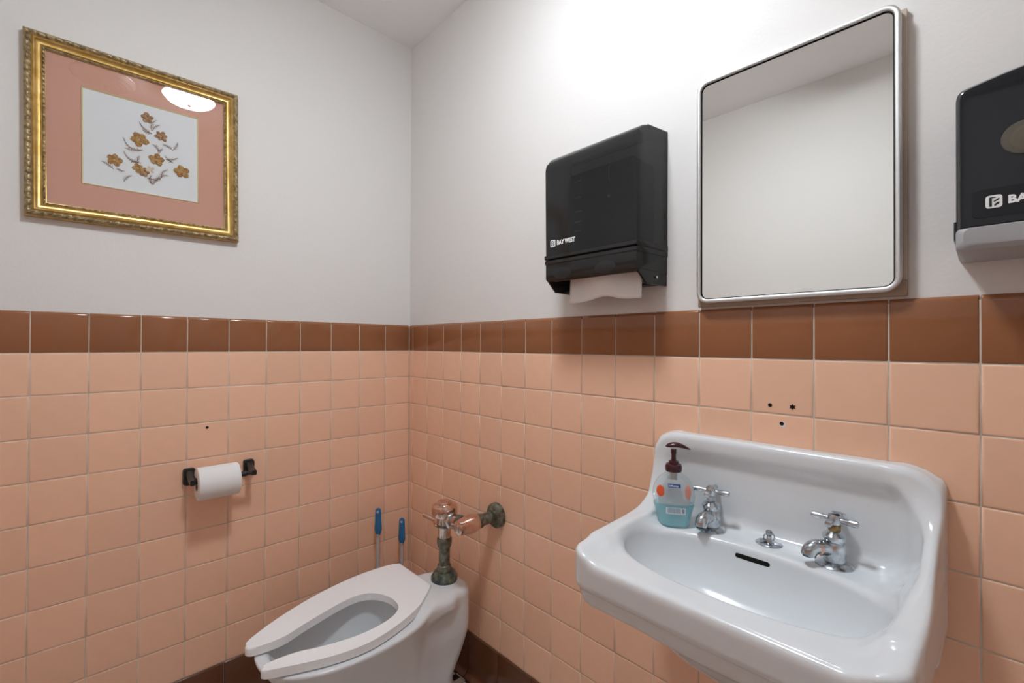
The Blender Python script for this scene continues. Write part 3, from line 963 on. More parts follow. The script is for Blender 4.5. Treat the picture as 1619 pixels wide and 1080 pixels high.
# ================================================================== FLUSH VALVE
vx, vy = -0.120, -0.430
zs0 = 0.3845
fv = root('flush_valve', (vx, vy, zs0), 'worn copper and chrome flush valve above the toilet, piped to the wall', 'valve')
A = lambda o: adopt(o, fv)
P3 = lambda z: (vx, vy, z)
A(lathe('spud_collar', [(0.0, 0.0), (0.0425, 0.0), (0.0440, 0.006), (0.0435, 0.014), (0.039, 0.021), (0.036, 0.027), (0.027, 0.031), (0.0, 0.031)], M_GASK, None, P3(zs0), n=40))
A(lathe('spud_nut', [(0.0, 0.028), (0.0235, 0.028), (0.0245, 0.032), (0.0245, 0.040), (0.0225, 0.043), (0.0225, 0.050), (0.0200, 0.053), (0.0, 0.053)], M_VERD, None, P3(zs0)))
A(lathe('flush_tube', [(0.0185, 0.05), (0.0185, 0.118)], M_VERD, None, P3(zs0)))
A(lathe('coupling_nut', [(0.0, 0.110), (0.0205, 0.110), (0.0230, 0.114), (0.0230, 0.120), (0.0248, 0.123), (0.0248, 0.138), (0.0225, 0.143), (0.0, 0.143)], M_VERD, None, P3(zs0)))
A(lathe('valve_body', [(0.0, 0.141), (0.0215, 0.141), (0.0215, 0.172), (0.0245, 0.176), (0.0245, 0.186), (0.0256, 0.190), (0.0262, 0.216), (0.0, 0.216)], M_BODY, None, P3(zs0), n=40))
A(lathe('valve_band', [(0.0246, 0.178), (0.0264, 0.180), (0.0264, 0.186), (0.0246, 0.188)], M_VERD, None, P3(zs0)))
A(lathe('cover_cap', [(0.0, 0.212), (0.0330, 0.212), (0.0390, 0.2145), (0.0420, 0.220), (0.0428, 0.230), (0.0428, 0.241), (0.0410, 0.2465), (0.0365, 0.2495), (0.0280, 0.2520), (0.0240, 0.2530), (0.0235, 0.2590), (0.0220, 0.2615), (0.0, 0.2625)], M_COPPER, None, P3(zs0), n=44))
A(lathe('handle_nut', [(0.0, 0.020), (0.0150, 0.020), (0.0165, 0.025), (0.0165, 0.034), (0.0135, 0.040), (0.0, 0.040)], M_COPPER, None, P3(zs0 + 0.183), (-0.15, 1, 0), n=24))
A(tube('handle', [(vx - .004, vy + 0.036, zs0 + 0.183), (vx - .010, vy + 0.060, zs0 + 0.188), (vx - .016, vy + 0.100, zs0 + 0.192)], [0.0060, 0.0064, 0.0075], M_COPPER, None))
zt = zs0 + 0.2175   # height of the supply line
zl = zs0 + 0.185
sx, sy, sz = -0.120, -0.556, 0.603
A(tube('tail_piece', [(vx, vy - 0.016, 0.590), (vx, vy - 0.050, 0.593), (sx, sy + 0.050, 0.599), (sx, sy + 0.016, sz)], [0.0180, 0.0180, 0.0170, 0.0170], M_COPPER, None, 24))
A(lathe('tail_nut', [(0.0, -0.011), (0.0245, -0.011), (0.0262, -0.007), (0.0262, 0.007), (0.0245, 0.011), (0.0, 0.011)], M_CHROME, None, (vx, vy - 0.040, 0.592), (0, -1, 0.06), 8, sharp=25))
A(lathe('stop_nut', [(0.0, -0.009), (0.0215, -0.009), (0.0230, -0.005), (0.0230, 0.005), (0.0215, 0.009), (0.0, 0.009)], M_VERD, None, (sx, sy + 0.040, 0.600), (0, -1, 0.06), 8, sharp=25))
A(lathe('control_stop', [(0.0, -0.044), (0.016, -0.044), (0.0215, -0.040), (0.0240, -0.030), (0.0262, -0.012), (0.0290, 0.004), (0.0290, 0.018), (0.0262, 0.030), (0.0220, 0.038), (0.0, 0.040)], M_COPPER, None, (sx, sy, sz), (1, 0, 0), 40))
A(lathe('stop_screw', [(0.0, -0.002), (0.0120, -0.002), (0.0115, 0.002), (0.0, 0.003)], M_CHROME, None, (sx - 0.044, sy, sz), (-1, 0, 0), 20))
A(lathe('supply_pipe', [(0.0205, 0.0), (0.0225, 0.002), (0.0225, 0.016), (0.0185, 0.020), (0.0185, 0.086)], M_VERD, None, (sx + 0.034, sy, sz), (1, 0, 0), 28))
A(lathe('wall_flange', [(0.0190, 0.030), (0.0225, 0.030), (0.0235, 0.021), (0.028, 0.0185), (0.0360, 0.0160), (0.0395, 0.012), (0.0400, 0.0), (0.0, 0.0)], M_VERD, None, (-0.0006, sy - 0.004, sz + 0.002), (-1, 0, 0), 40))

# ================================================================== TOILET BRUSHES
def brush(x, y, top, lean, label):
    t = root('toilet_brush', (x, y, 0.002), label, 'brush', rot=lean)
    H = top
    # handle: flat tapered grip with hanging hole
    grip = []
    n = 18
    for i in range(n + 1):
        s = i / n
        z = H - 0.108 * (1 - s)
        w = 0.0045 + 0.0098 * min(1, s * 4.5) ** 0.8 if s < 0.22 else 0.0143 - 0.0035 * (s - 0.22) / 0.78
        if s > 0.94: w *= math.sqrt(max(0.25, 1 - ((s - 0.94) / 0.07) ** 2))
        grip.append((z, w))
    bm = bmesh.new(); prev = None
    for z, w in grip:
        ring = [bm.verts.new((w * math.cos(2 * math.pi * i / 16), 0.55 * w * math.sin(2 * math.pi * i / 16), z)) for i in range(16)]
        if prev:
            for i in range(16): bm.faces.new((prev[i], prev[(i + 1) % 16], ring[(i + 1) % 16], ring[i]))
        else: bm.faces.new(ring[::-1])
        prev = ring
    bm.faces.new(prev)
    fin('grip', bm, M_BLUE, t, True, 50)
    for sg in (-1, 1):
        lathe('hanging_hole', [(0.0, 0.0), (0.0042, 0.0), (0.0048, 0.0012), (0.0042, 0.0018), (0.0038, 0.0008), (0.0, 0.0006)], M_SHAFT, t, (0, sg * 0.0055, H - 0.013), (0, sg, 0), 16)
    lathe('grip_collar', [(0.0, -0.004), (0.0062, -0.004), (0.0082, 0.002), (0.0098, 0.008), (0.0, 0.008)], M_SHAFT, t, (0, 0, H - 0.108), n=20, squash=(1, 0.6))
    lathe('shaft', [(0.0085, 0.06), (0.0080, H * 0.5), (0.0058, H - 0.106)], M_SHAFT, t, n=16)
    lathe('brush_head', [(0.0, 0.0), (0.022, 0.002), (0.036, 0.015), (0.040, 0.035), (0.036, 0.055), (0.020, 0.072), (0.0, 0.075)], M_BRIST, t, n=28)
    return t
brush(-0.162, -0.050, 0.530, (0, 0, math.radians(-44)), 'blue handled toilet brush against the back wall, the taller of two')
brush(-0.060, -0.052, 0.466, (0, 0, math.radians(-44)), 'blue handled toilet brush standing lowest, deep in the corner')

# ================================================================== PAPER HOLDER AND ROLL
zc = 0.758; yc = -0.066
h = root('toilet_paper_holder', (-0.680, 0, zc), 'black plastic toilet paper holder with two posts on the back wall', 'holder')
for px in (-0.7605, -0.6000):
    pl = adopt(poly_extrude('post_plate', rrect(px - 0.0155, zc - 0.020, px + 0.0155, zc + 0.030, 0.007), lambda u, v, w: Vector((u, -w, v)), 0.013, M_BLACKP, None, bev=0.005, seg=3), h)
    bm = bmesh.new()
    sec = [(-0.006, 0.010, 0.014, zc + 0.012), (-0.030, 0.0085, 0.0095, zc + 0.007), (-0.052, 0.0078, 0.0088, zc + 0.002), (-0.066, 0.0076, 0.0085, zc), (-0.074, 0.0070, 0.0078, zc)]
    prev = None
    for y, a, b, z in sec:
        ring = [bm.verts.new((px + u, y, z + v)) for u, v in rrect(-a, -b, a, b, min(a, b) * 0.45, 3)]
        if prev:
            for i in range(len(ring)): bm.faces.new((prev[i], prev[(i + 1) % len(ring)], ring[(i + 1) % len(ring)], ring[i]))
        else: bm.faces.new(ring[::-1])
        prev = ring
    bm.faces.new(prev)
    adopt(fin('post_arm', bm, M_BLACKP, None, True, 40), h)
adopt(lathe('spindle', [(0.0065, 0.0), (0.0065, 0.016), (0.0085, 0.018), (0.0085, 0.140), (0.0065, 0.142), (0.0065, 0.1605)], M_BLACKP, None, (-0.7605, yc, zc), (1, 0, 0), 24), h)

rl = root('toilet_paper_roll', (-0.697, yc, zc), 'white toilet paper roll hanging on the black holder', 'paper roll')
bm = bmesh.new()
prof = [(0.0200, -0.054), (0.0440, -0.054), (0.0468, -0.0525), (0.0480, -0.0495), (0.0480, 0.0495), (0.0468, 0.0525), (0.0440, 0.054), (0.0200, 0.054), (0.0200, -0.054)]
x_, y_, a_ = frame_from((1, 0, 0))
rings = []
for r, hh in prof[:-1]:
    rings.append([bm.verts.new(a_ * hh + x_ * r * math.cos(2 * math.pi * i / 48) + y_ * r * math.sin(2 * math.pi * i / 48) + Vector((0, 0, -0.008))) for i in range(48)])
rings.append(rings[0])
for Aa, Bb in zip(rings, rings[1:]):
    for i in range(48): bm.faces.new((Aa[i], Aa[(i + 1) % 48], Bb[(i + 1) % 48], Bb[i]))
fin('paper_winding', bm, M_PAPER, rl, True, 40)
bm = bmesh.new()
rings = []
for r, hh in [(0.0198, -0.0535), (0.0198, 0.0535), (0.0186, 0.0535), (0.0186, -0.0535)]:
    rings.append([bm.verts.new(a_ * hh + x_ * r * math.cos(2 * math.pi * i / 32) + y_ * r * math.sin(2 * math.pi * i / 32) + Vector((0, 0, -0.008))) for i in range(32)])
rings.append(rings[0])
for Aa, Bb in zip(rings, rings[1:]):
    for i in range(32): bm.faces.new((Aa[i], Aa[(i + 1) % 32], Bb[(i + 1) % 32], Bb[i]))
fin('cardboard_core', bm, mat('grey cardboard', (0.36, 0.31, 0.26), 0.9), rl, True, 40)

# ================================================================== BRAND MARK shared by the two dispensers
def brand(parent, to3, u0, v0, H, text=True, wscale=1.0):
    """badge (rounded square with a split letter) and lettering; to3(u,v,w)"""
    bw = H * 0.92
    mark = poly_extrude('badge', [(u0 + a, v0 + b) for a, b in rrect(0, 0, bw, H, H * 0.2, 5)], to3, 0.0004, M_WHITEINK, None)
    adopt(mark, parent)
    def glyph(pl):
        adopt(poly_extrude('badge_glyph', [(u0 + a * bw, v0 + b * H) for a, b in pl], lambda a, b, w: to3(a, b, w + 0.0003), 0.0004, M_BLACKP, None), parent)
    glyph([(0.22, 0.12), (0.38, 0.12), (0.38, 0.86), (0.22, 0.86)])
    glyph([(0.38, 0.86), (0.56, 0.86), (0.66, 0.78), (0.38, 0.78)])
    glyph([(0.50, 0.44), (0.82, 0.62), (0.82, 0.76), (0.50, 0.56)])
    glyph([(0.52, 0.12), (0.82, 0.30), (0.82, 0.44), (0.66, 0.38), (0.52, 0.26)])
    if text:
        me = text_mesh('BAY WEST', H * 0.84, H * 0.035)
        for v in me.vertices:
            v.co = to3(u0 + bw + H * 0.28 + v.co.x * wscale, v0 + H * 0.22 + v.co.y, 0.0003 + v.co.z)
        adopt(link('brand_lettering', me, M_WHITEINK), parent)

# ================================================================== TOWEL DISPENSER
dy0, dy1 = -0.864, -1.154           # left and right ends on the wall
dzb, dzt = 1.308, 1.676
disp = root('paper_towel_dispenser', (0, (dy0 + dy1) / 2, dzb), 'smoky black folded towel dispenser between corner and mirror, white towel hanging out', 'dispenser')
A = lambda o: adopt(o, disp)
def side_prof(inset=0.0, z0=None, z1=None):
    """outline in (depth, z): back bottom -> front -> rounded top -> back top"""
    D = 0.116 - inset
    pr = [(-0.0055, 1.398), (D, 1.398), (D, 1.618)]
    for k in range(1, 9):
        a = math.radians(90 * k / 8 * 0.93)
        pr.append((D - 0.046 + 0.046 * math.cos(a), 1.618 + (0.052 - inset) * math.sin(a)))
    pr.append((-0.0055, 1.676 - inset))
    return pr
def taper_y(s, d, end):   # sides draw in slightly towards the front
    t = 0.075 * d
    return (dy0 - t) if end == 0 else (dy1 + t)
def prism(name, prof, m, ins=0.0, bev=0.004, open_back=True):
    bm = bmesh.new()
    L = [bm.verts.new((-d, taper_y(0, d, 0) - ins, z)) for d, z in prof]
    R = [bm.verts.new((-d, taper_y(0, d, 1) + ins, z)) for d, z in prof]
    n = len(prof)
    fl = bm.faces.new(L); fr = bm.faces.new(R[::-1])
    for i in range(n):
        j = (i + 1) % n
        bm.faces.new((L[j], L[i], R[i], R[j]))
    if bev:
        es = [e for f in (fl, fr) for e in f.edges if all(v.co.x < -0.003 for v in e.verts)]
        bmesh.ops.bevel(bm, geom=es, offset=bev, segments=3, profile=0.5, affect='EDGES')
    return fin(name, bm, m, None, True, 35)
A(prism('cover', side_prof(), M_SMOKE, 0.0, 0.006))
A(box('back_plate', (-0.004, dy1 + 0.008, 1.405), (0.005, dy0 - 0.008, 1.668), M_BACKP, None))
A(box('towel_hopper', (-0.104, -1.128, 1.402), (-0.008, -0.948, 1.598), M_HOPPER, None, 0.004))
for k, z in enumerate((1.575, 1.535, 1.500, 1.474, 1.452)):
    A(box('fill_mark', (-0.1055, -0.984, z), (-0.1035, -0.962, z + 0.003), M_BACKP, None))
A(box('fill_slot', (-0.1055, -1.066, 1.554), (-0.1035, -1.063, 1.590), M_BACKP, None))
A(lathe('lock_keyhole', [(0.004, 0), (0.004, 0.002), (0.0, 0.0022)], M_BACKP, None, (-0.1035, -1.064, 1.519), (-1, 0, 0), 16))
M_SMOKE3 = glassy('dark smoked lower cover', (0.15, 0.15, 0.15), diffuse=(0.030, 0.030, 0.030), dfac=0.75, rough=0.12)
# moulded bands between upper and lower cover
A(prism('upper_band', [(-0.0055, 1.390), (0.1155, 1.390), (0.119, 1.392), (0.119, 1.400), (0.1155, 1.402), (-0.0055, 1.402)], M_SMOKE3, -0.001, 0.0015))
A(prism('lower_band', [(-0.0055, 1.377), (0.114, 1.377), (0.1165, 1.379), (0.1165, 1.387), (0.114, 1.389), (-0.0055, 1.389)], M_SMOKE3, -0.0005, 0.0015))
# chin: lower housing, cut back towards the wall, open below
low = [(-0.0055, 1.379), (0.115, 1.379), (0.115, 1.341), (0.113, 1.337), (0.104, 1.333), (0.104, 1.341), (0.010, 1.341), (-0.0055, 1.335)]
A(prism('chin', low, M_SMOKE3, 0.001, 0.002))
for e, s in ((dy0, -1), (dy1, 1)):
    bm = bmesh.new()
    pr = [(-0.0055, 1.345), (0.112, 1.345), (0.112, 1.338), (0.074, 1.308), (-0.0055, 1.308)]
    a = [bm.verts.new((-d, e + s * (0.002 + 0.075 * d), z)) for d, z in pr]
    b = [bm.verts.new((-d, e + s * (0.007 + 0.075 * d), z)) for d, z in pr]
    bm.faces.new(a); bm.faces.new(b[::-1])
    for i in range(5): bm.faces.new((a[i], a[(i + 1) % 5], b[(i + 1) % 5], b[i]))
    A(fin('chin_cheek', bm, M_SMOKE3, None))
A(box('chin_floor', (-0.040, dy1 + 0.010, 1.310), (-0.002, dy0 - 0.010, 1.3135), M_HOPPER, None))
A(box('chin_lip', (-0.103, dy1 + 0.016, 1.336), (-0.082, dy0 - 0.016, 1.341), M_HOPPER, None, 0.001))
A(lathe('rivet', [(0.003, 0), (0.003, 0.001), (0, 0.0015)], M_STEEL, None, (-0.040, dy1 - 0.001 + 0.003, 1.325), (0, -1, 0), 14))
# two finger bosses inside the lower housing
for y in (-0.930, -1.060):
    A(lathe('finger_boss', [(0.024, 0), (0.024, 0.0006), (0.022, 0.0010), (0.0, 0.0012)], M_BOSS, None, (-0.1146, y, 1.351), (-1, 0, 0), 28, (1.25, 0.62)))
brand(disp, lambda u, v, w: Vector((-0.1162 - w, dy0 - 0.0087 - u, v)), 0.0190, 1.4215, 0.0185, True, 0.80)
# towel
tw = root('paper_towel', (-0.062, -1.022, 1.335), 'white folded paper towel hanging below the smoky dispenser', 'paper towel')
bm = bmesh.new()
NX, NZ = 28, 8
g = []
for i in range(NX + 1):
    s = i / NX; y = -0.915 - 0.212 * s
    col_ = []
    hump = math.exp(-((s - 0.47) / 0.22) ** 2)
    for j in range(NZ + 1):
        t = j / NZ
        z = 1.345 + (1.277 + 0.012 * math.exp(-((s - 0.5) / 0.2) ** 2) - 1.345) * t
        xx = -0.062 - 0.016 * hump * (1 - t) - 0.004 * math.cos(s * 6.3) * t - 0.012 * t * math.exp(-((s - 0.52) / 0.12) ** 2) * (1 - t) * 2
        col_.append(bm.verts.new((xx, y, z)))
    g.append(col_)
for i in range(NX):
    for j in range(NZ): bm.faces.new((g[i][j], g[i + 1][j], g[i + 1][j + 1], g[i][j + 1]))
o = fin('towel_sheet', bm, M_TOWEL, None, True)
md = o.modifiers.new('thickness', 'SOLIDIFY'); md.thickness = 0.0012
adopt(o, tw)

# ================================================================== MIRROR
my0, my1, mz0, mz1 = -1.2355, -1.5808, 1.2590, 1.7465
mir = root('wall_mirror', (0, (my0 + my1) / 2, mz0), 'rectangular mirror with rounded corners in a thin steel frame', 'mirror')
A = lambda o: adopt(o, mir)
def ring_sweep(name, loops, m, closed=True):
    """loops: list of equal-length outlines (3-D points), skinned in order"""
    bm = bmesh.new()
    R = [[bm.verts.new(p) for p in lp] for lp in loops]
    if closed: R.append(R[0])
    n = len(R[0])
    for Aa, Bb in zip(R, R[1:]):
        for i in range(n): bm.faces.new((Aa[i], Aa[(i + 1) % n], Bb[(i + 1) % n], Bb[i]))
    return fin(name, bm, m, None, True, 50)
def mloop(ins, x, r):
    return [Vector((x, y, z)) for y, z in rrect(my1 + ins, mz0 + ins, my0 - ins, mz1 - ins, max(r - ins, 0.004), 8)]
RC = 0.024
A(ring_sweep('mirror_frame', [mloop(0.0, 0.0055, RC), mloop(0.0, -0.0182, RC), mloop(0.0007, -0.0194, RC), mloop(0.0030, -0.0200, RC), mloop(0.0066, -0.0198, RC), mloop(0.0082, -0.0188, RC), mloop(0.0088, -0.0165, RC), mloop(0.0090, -0.002, RC)], M_STEEL))
A(ring_sweep('dark_reflection', [mloop(0.0085, -0.0150, RC), mloop(0.0085, -0.0166, RC), mloop(0.0105, -0.0160, RC), mloop(0.0105, -0.0150, RC)], M_DARK))  # inner-edge reflection of the frame, put in as a dark ring
bm = bmesh.new()
bm.faces.new([bm.verts.new(p) for p in mloop(0.0087, -0.0146, RC)])
r_ = bmesh.ops.extrude_face_region(bm, geom=list(bm.faces))
for v in [e for e in r_['geom'] if isinstance(e, bmesh.types.BMVert)]: v.co.x += 0.004
A(fin('mirror_glass', bm, M_MIRROR, None))
A(box('edge_strip', (-0.008, my1 - 0.006, mz0 - 0.007), (0.0055, my0 + 0.002, mz0 + 0.020), M_STRIP, None, 0.002))  # plain brown strip along the mirror's lower edge
A(box('edge_strip', (-0.004, my1 - 0.006, mz0 + 0.02), (0.0055, my1 + 0.02, mz1 - 0.010), M_STRIP2, None, 0.001))  # paler brown strip along the mirror's right edge

# ================================================================== SECOND DISPENSER (cut by the frame edge)
ey0, ey1 = -1.6465, -1.9400
d2 = root('paper_dispenser', (0, (ey0 + ey1) / 2, 1.30), 'glossy black dispenser with grey base at the right edge', 'dispenser')
A = lambda o: adopt(o, d2)
def arch(ins, zb):
    y0 = ey0 - ins; y1 = ey1 + ins; yc_ = (ey0 + ey1) / 2; hw_ = (y0 - y1) / 2
    pts = [(y1, zb), (y0, zb)]
    n = 18
    # side rises to a rounded shoulder, then a long low arch
    out = []
    for k in range(n + 1):
        s = -1 + 2 * k / n
        yy = yc_ - s * (hw_ - 0.010)
        zz = 1.531 - ins + 0.016 * (1 - s * s)
        out.append((yy, zz))
    return pts + [(y0, 1.518 - ins), (y0 - 0.0012, 1.5245 - ins), (y0 - 0.0045, 1.529 - ins)] + out + [(y1 + 0.0045, 1.529 - ins), (y1 + 0.0012, 1.5245 - ins), (y1, 1.518 - ins)]
def arch_loop(ins, x, zb): return [Vector((x, y, z)) for y, z in arch(ins, zb)]
bm = bmesh.new()
lps = [(0.0, 0.0055), (0.001, -0.096), (0.0025, -0.108), (0.0065, -0.1155), (0.012, -0.1180)]
R = [[bm.verts.new(p) for p in arch_loop(i_, x_, 1.3300 + 0.2 * i_)] for i_, x_ in lps]
n = len(R[0])
for Aa, Bb in zip(R, R[1:]):
    for i in range(n): bm.faces.new((Aa[i], Aa[(i + 1) % n], Bb[(i + 1) % n], Bb[i]))
bm.faces.new(R[0][::-1]); bm.faces.new(R[-1])
M_GLOSSBLK = mat('glossy smoked black', (0.010, 0.011, 0.014), 0.09, spec=0.35)
A(fin('cover', bm, M_GLOSSBLK, None, True, 35))
bm = bmesh.new()
lps = [(0.0, 0.0055), (0.0, -0.104), (0.002, -0.114), (0.008, -0.119)]
R = []
for i_, x_ in lps:
    R.append([bm.verts.new((x_, y, z)) for y, z in rrect(ey1 + i_ + 0.001, 1.2985 + i_, ey0 - i_ - 0.001, 1.3345 - i_ * 0.6, 0.008, 5)])
n = len(R[0])
for Aa, Bb in zip(R, R[1:]):
    for i in range(n): bm.faces.new((Aa[i], Aa[(i + 1) % n], Bb[(i + 1) % n], Bb[i]))
bm.faces.new(R[0][::-1]); bm.faces.new(R[-1])
A(fin('base', bm, M_GREYP, None, True, 35))
A(box('side_clip', (-0.10, ey0 - 0.002, 1.318), (-0.002, ey0 + 0.001, 1.345), M_BLACKP, None, 0.001))
# oval sight window and the raised name panel
A(lathe('sight_window', [(0.0, 0.0030), (0.018, 0.0014), (0.0215, 0.0012), (0.0220, 0.0)], M_WINDOW, None, (-0.1180, -1.7130, 1.4410), (-1, 0, 0), 36))
A(lathe('roll_core', [(0.0, 0.0011), (0.012, 0.0008), (0.016, 0.0002), (0.016, 0.0)], mat('ochre core', (0.25, 0.19, 0.10), 0.6), None, (-0.1182, -1.7150, 1.4405), (-1, 0, 0), 28))
A(poly_extrude('name_panel', rrect(-1.930, 1.3420, -1.664, 1.3800, 0.006), lambda u, v, w: Vector((-0.1178 - w, u, v)), 0.0008, M_GLOSSBLK, None, bev=0.0004, seg=1))
brand(d2, lambda u, v, w: Vector((-0.1186 - w, -1.6770 - u, v)), 0.0, 1.3535, 0.0170, True)

# ================================================================== PICTURE
pc = (-0.8745, PL - 0.001, 1.7280)
pic = root('framed_picture', pc, 'gilt framed pressed flower picture with rose mat on the back wall', 'picture', rot=(0, math.radians(-0.75), 0))
PH = 0.2365          # half size of the square frame
def sweep_frame(name, prof, half_x, half_z, m, parent, nseg=1, disp=None):
    """mitred moulding: prof is (inset from the outer edge, height off the wall)"""
    v = []; f = []
    np_ = len(prof)
    corners = [(-1, -1), (1, -1), (1, 1), (-1, 1)]
    ring = []
    for k in range(4):
        c0, c1 = corners[k], corners[(k + 1) % 4]
        for i in range(nseg):
            t = i / nseg
            ring.append((k, t, c0, c1))
    for k, t, c0, c1 in ring:
        L = 2 * (half_x if k % 2 == 0 else half_z)
        for w, hgt in prof:
            hx, hz = half_x - w, half_z - w
            x = (c0[0] + (c1[0] - c0[0]) * t) * hx; z = (c0[1] + (c1[1] - c0[1]) * t) * hz
            dh = disp(t * L, w, L) if disp else 0.0
            v.append((x, -hgt - dh, z))
    n = len(ring)
    for i in range(n):
        for j in range(np_ - 1):
            a = i * np_ + j; b = ((i + 1) % n) * np_ + j
            f.append((a, b, b + 1, a + 1))
    o = link(name, pydata(name, v, f), m, parent, True)
    o.data.set_sharp_from_angle(angle=math.radians(50))
    return o
sweep_frame('frame_moulding', [(0.0, 0.0), (0.0, 0.016), (0.0012, 0.0175), (0.0155, 0.0190), (0.0168, 0.0215), (0.0185, 0.0225), (0.0205, 0.0212), (0.0215, 0.0182), (0.0240, 0.0158), (0.0270, 0.0145), (0.0300, 0.0142), (0.0310, 0.0155), (0.0325, 0.0158), (0.0335, 0.0130), (0.0392, 0.0110), (0.0400, 0.0105), (0.0400, 0.004)], PH, PH, M_GOLD, pic, 2)
def leaf(t, w, L):
    s = (w - 0.0005) / 0.0150
    u = t / 0.0165
    env = math.sin(math.pi * max(0, min(1, s)))
    a = math.sin(2 * math.pi * (u + 0.22 * math.sin(2 * math.pi * s)))
    b = math.sin(2 * math.pi * (u * 2.0 - 1.3 * s) + 0.7)
    c = math.sin(2 * math.pi * (u * 0.5 + 0.8 * s))
    return 0.0012 * env * (0.9 * a + 0.6 * b + 0.5 * c)
NL = 220
sweep_frame('carved_border', [(0.0008 + 0.0148 * j / 12, 0.0182 + 0.0062 * math.sin(math.pi * j / 12)) for j in range(13)], PH, PH, M_CARVE, pic, NL, leaf)
def beads(t, w, L):
    return 0.0007 * math.sin(2 * math.pi * t / 0.0042)
sweep_frame('beaded_liner', [(0.0332, 0.0128), (0.0340, 0.0140), (0.0360, 0.0146), (0.0380, 0.0138), (0.0390, 0.0122)], PH, PH, M_CARVE, pic, 260, beads)
box('backing_board', (-0.205, -0.004, -0.205), (0.205, -0.0010, 0.205), M_MAT, pic)
# mat with its window
sweep_frame('mat_board', [(0.0, 0.0040), (0.0, 0.0072), (0.1050 - 0.037, 0.0072), (0.1068 - 0.037, 0.0050)], PH - 0.037, PH - 0.037, M_MAT, pic)
sweep_frame('gold_fillet', [(0.0, 0.0050), (0.0, 0.0078), (0.0012, 0.0084), (0.0014, 0.0078), (0.0032, 0.0050)], 0.1305, 0.1305, M_FILLET, pic)
box('art_paper', (-0.130, -0.0052, -0.130), (0.130, -0.0040, 0.130), M_ART, pic)
bm = bmesh.new(); bx(bm, (-0.199, -0.0112, -0.199), (0.199, -0.0100, 0.199))
fin('picture_glass', bm, M_GLASS, pic)

# pressed flowers: coordinates measured in the opening, u right and v up from its centre
AX0, AX1, AY0, AY1 = 58.0, 1052.0, 75.0, 0.0
def art(px, py):
    """detail-view pixel -> picture plane"""
    u = (px - 60) / (1050 - 60)
    top = 78 + (352 - 78) * u; bot = 905 + (1070 - 905) * u
    v = (py - top) / (bot - top)
    # perspective: the left side lies nearer the lens
    uu = u * 1.10 / (1 + 0.10 * u)
    return (-0.129 + 0.258 * uu, 0.129 - 0.258 * v)
def petal(bm, cx, cz, a, L, Wd, y0, cup):
    c, s = math.cos(a), math.sin(a)
    n = 6; rows = []
    for i in range(n + 1):
        t = i / n
        w = Wd * (math.sin(math.pi * min(1, 0.12 + 0.80 * t) ** 1.15) ** 0.8) if t < 1 else Wd * 0.28
        r = 0.0012 + L * t
        row = []
        for q in (-1, -0.5, 0, 0.5, 1):
            rr = r - (0.10 * L * abs(q) if i == n else 0) + 0.05 * L * rng.uniform(-1, 1) * (t > 0.8)
            x = cx + c * rr - s * w * q; z = cz + s * rr + c * w * q
            row.append(bm.verts.new((x, y0 - 0.0004 - cup * t * abs(q), z)))
        rows.append(row)
    for A_, B_ in zip(rows, rows[1:]):
        for k in range(4): bm.faces.new((A_[k], A_[k + 1], B_[k + 1], B_[k]))
def flower(px, py, size, a0, npet, m, squash=1.0):
    cx, cz = art(px, py)
    ctr = None
    fl = bpy.data.objects.new('pressed_flower', None)
    bm = bmesh.new(); lathe_bm(bm, [(0.0014, 0.0), (0.0012, 0.0006), (0.0, 0.0008)], (cx, -0.0060, cz), (0, -1, 0), 10)
    core = fin('pressed_flower', bm, M_PIST, pic)
    bpy.data.objects.remove(fl)
    for k in range(npet):
        bm = bmesh.new()
        a = a0 + 2 * math.pi * k / npet + rng.uniform(-0.15, 0.15)
        L = size * rng.uniform(0.88, 1.08)
        petal(bm, cx, cz, a, L, L * (0.40 if npet == 5 else 0.33), -0.0054 - 0.00012 * k, 0.0004)
        o = fin('petal', bm, m, core, True)
        md = o.modifiers.new('thickness', 'SOLIDIFY'); md.thickness = 0.0003
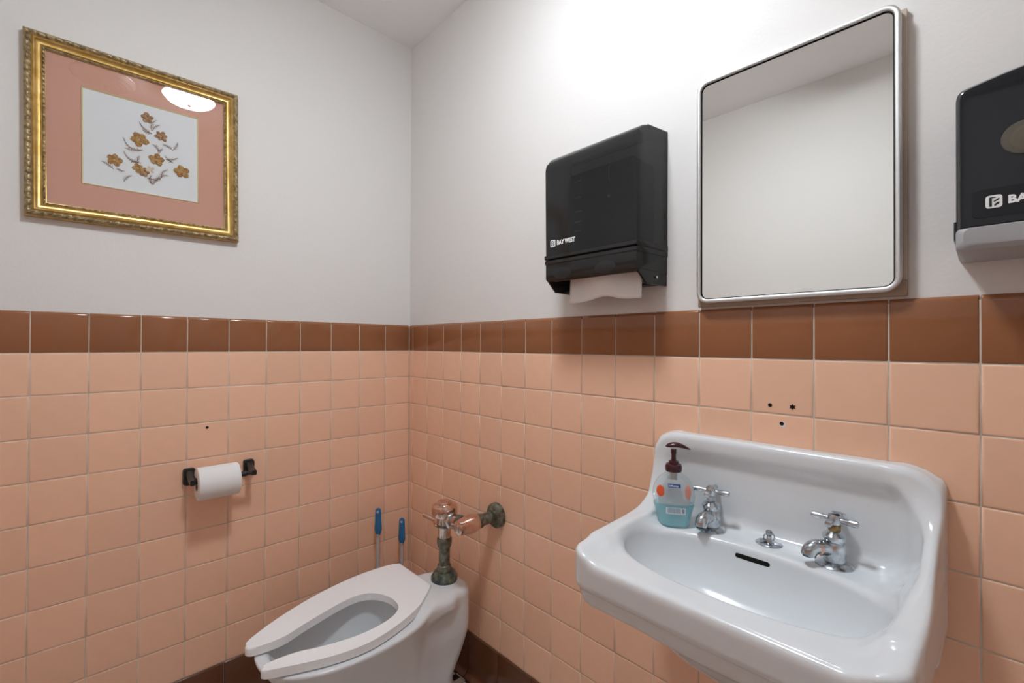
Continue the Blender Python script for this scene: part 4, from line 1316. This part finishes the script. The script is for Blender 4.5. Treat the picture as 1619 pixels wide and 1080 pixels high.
FL = [(562, 330, 0.0155, 0.4, 5, M_PETAL2), (495, 515, 0.0205, 0.9, 5, M_PETAL), (688, 490, 0.0150, 0.2, 6, M_PETAL2), (292, 695, 0.0175, 0.1, 5, M_PETAL),
      (645, 690, 0.0180, 0.3, 5, M_PETAL), (482, 765, 0.0135, 0.8, 5, M_PETAL), (530, 800, 0.0135, 0.1, 5, M_PETAL2), (885, 800, 0.0200, 0.5, 5, M_PETAL), (590, 775, 0.0110, 0.6, 4, M_PIST)]
for a in FL: flower(*a)
def fern(p0, p1, nleaf=7, bend=0.15, ll=0.0078):
    a = Vector((*art(*p0), 0)); b = Vector((*art(*p1), 0))
    d = b - a; nrm = Vector((-d.y, d.x, 0)).normalized()
    bm = bmesh.new()
    def at(t): return a + d * t + nrm * (d.length * bend * math.sin(math.pi * t))
    pts = [at(i / 8) for i in range(9)]
    tube_bm(bm, [(p.x, -0.0056, p.y) for p in pts], [0.0007] * 8 + [0.0003], 5)
    for k in range(1, nleaf + 1):
        t = k / nleaf
        p = at(t * 0.97); tan = (at(min(1, t + 0.03)) - at(t - 0.03)).normalized(); nn = Vector((-tan.y, tan.x, 0))
        L = ll * (1.15 - 0.6 * t)
        for sg in (-1, 1):
            q = p + tan * L * 0.75 + nn * sg * L * 0.75
            w = (tan * 0.5 - nn * sg * 0.5) * L * 0.11
            mid = (p + q) / 2
            vs = [bm.verts.new((c.x, -0.0057 - 0.00002 * k, c.y)) for c in (p, mid + w, q, mid - w)]
            bm.faces.new(vs)
    fin('fern_sprig', bm, M_FERN, pic)
for fr in [((600, 462), (495, 365), 7), ((610, 440), (672, 395), 5), ((600, 440), (640, 350), 6), ((600, 465), (522, 430), 5),
           ((520, 607), (362, 500), 8, 0.3), ((375, 590), (520, 607), 7, -0.1), ((605, 555), (665, 645), 8, 0.2), ((665, 640), (698, 600), 4),
           ((795, 610), (705, 560), 6, -0.1), ((795, 612), (842, 548), 6, -0.1), ((485, 715), (365, 620), 8, 0.2), ((485, 715), (492, 660), 4), ((420, 715), (500, 718), 5),
           ((730, 690), (840, 680), 7, -0.1), ((800, 720), (725, 660), 5), ((285, 778), (200, 712), 6, -0.1), ((370, 790), (310, 770), 4),
           ((365, 885), (425, 830), 6), ((600, 905), (595, 825), 6), ((690, 845), (560, 850), 7), ((690, 845), (745, 780), 6, 0.2), ((640, 870), (748, 830), 7), ((615, 905), (655, 860), 5), ((565, 880), (610, 900), 4)]:
    fern(*fr)
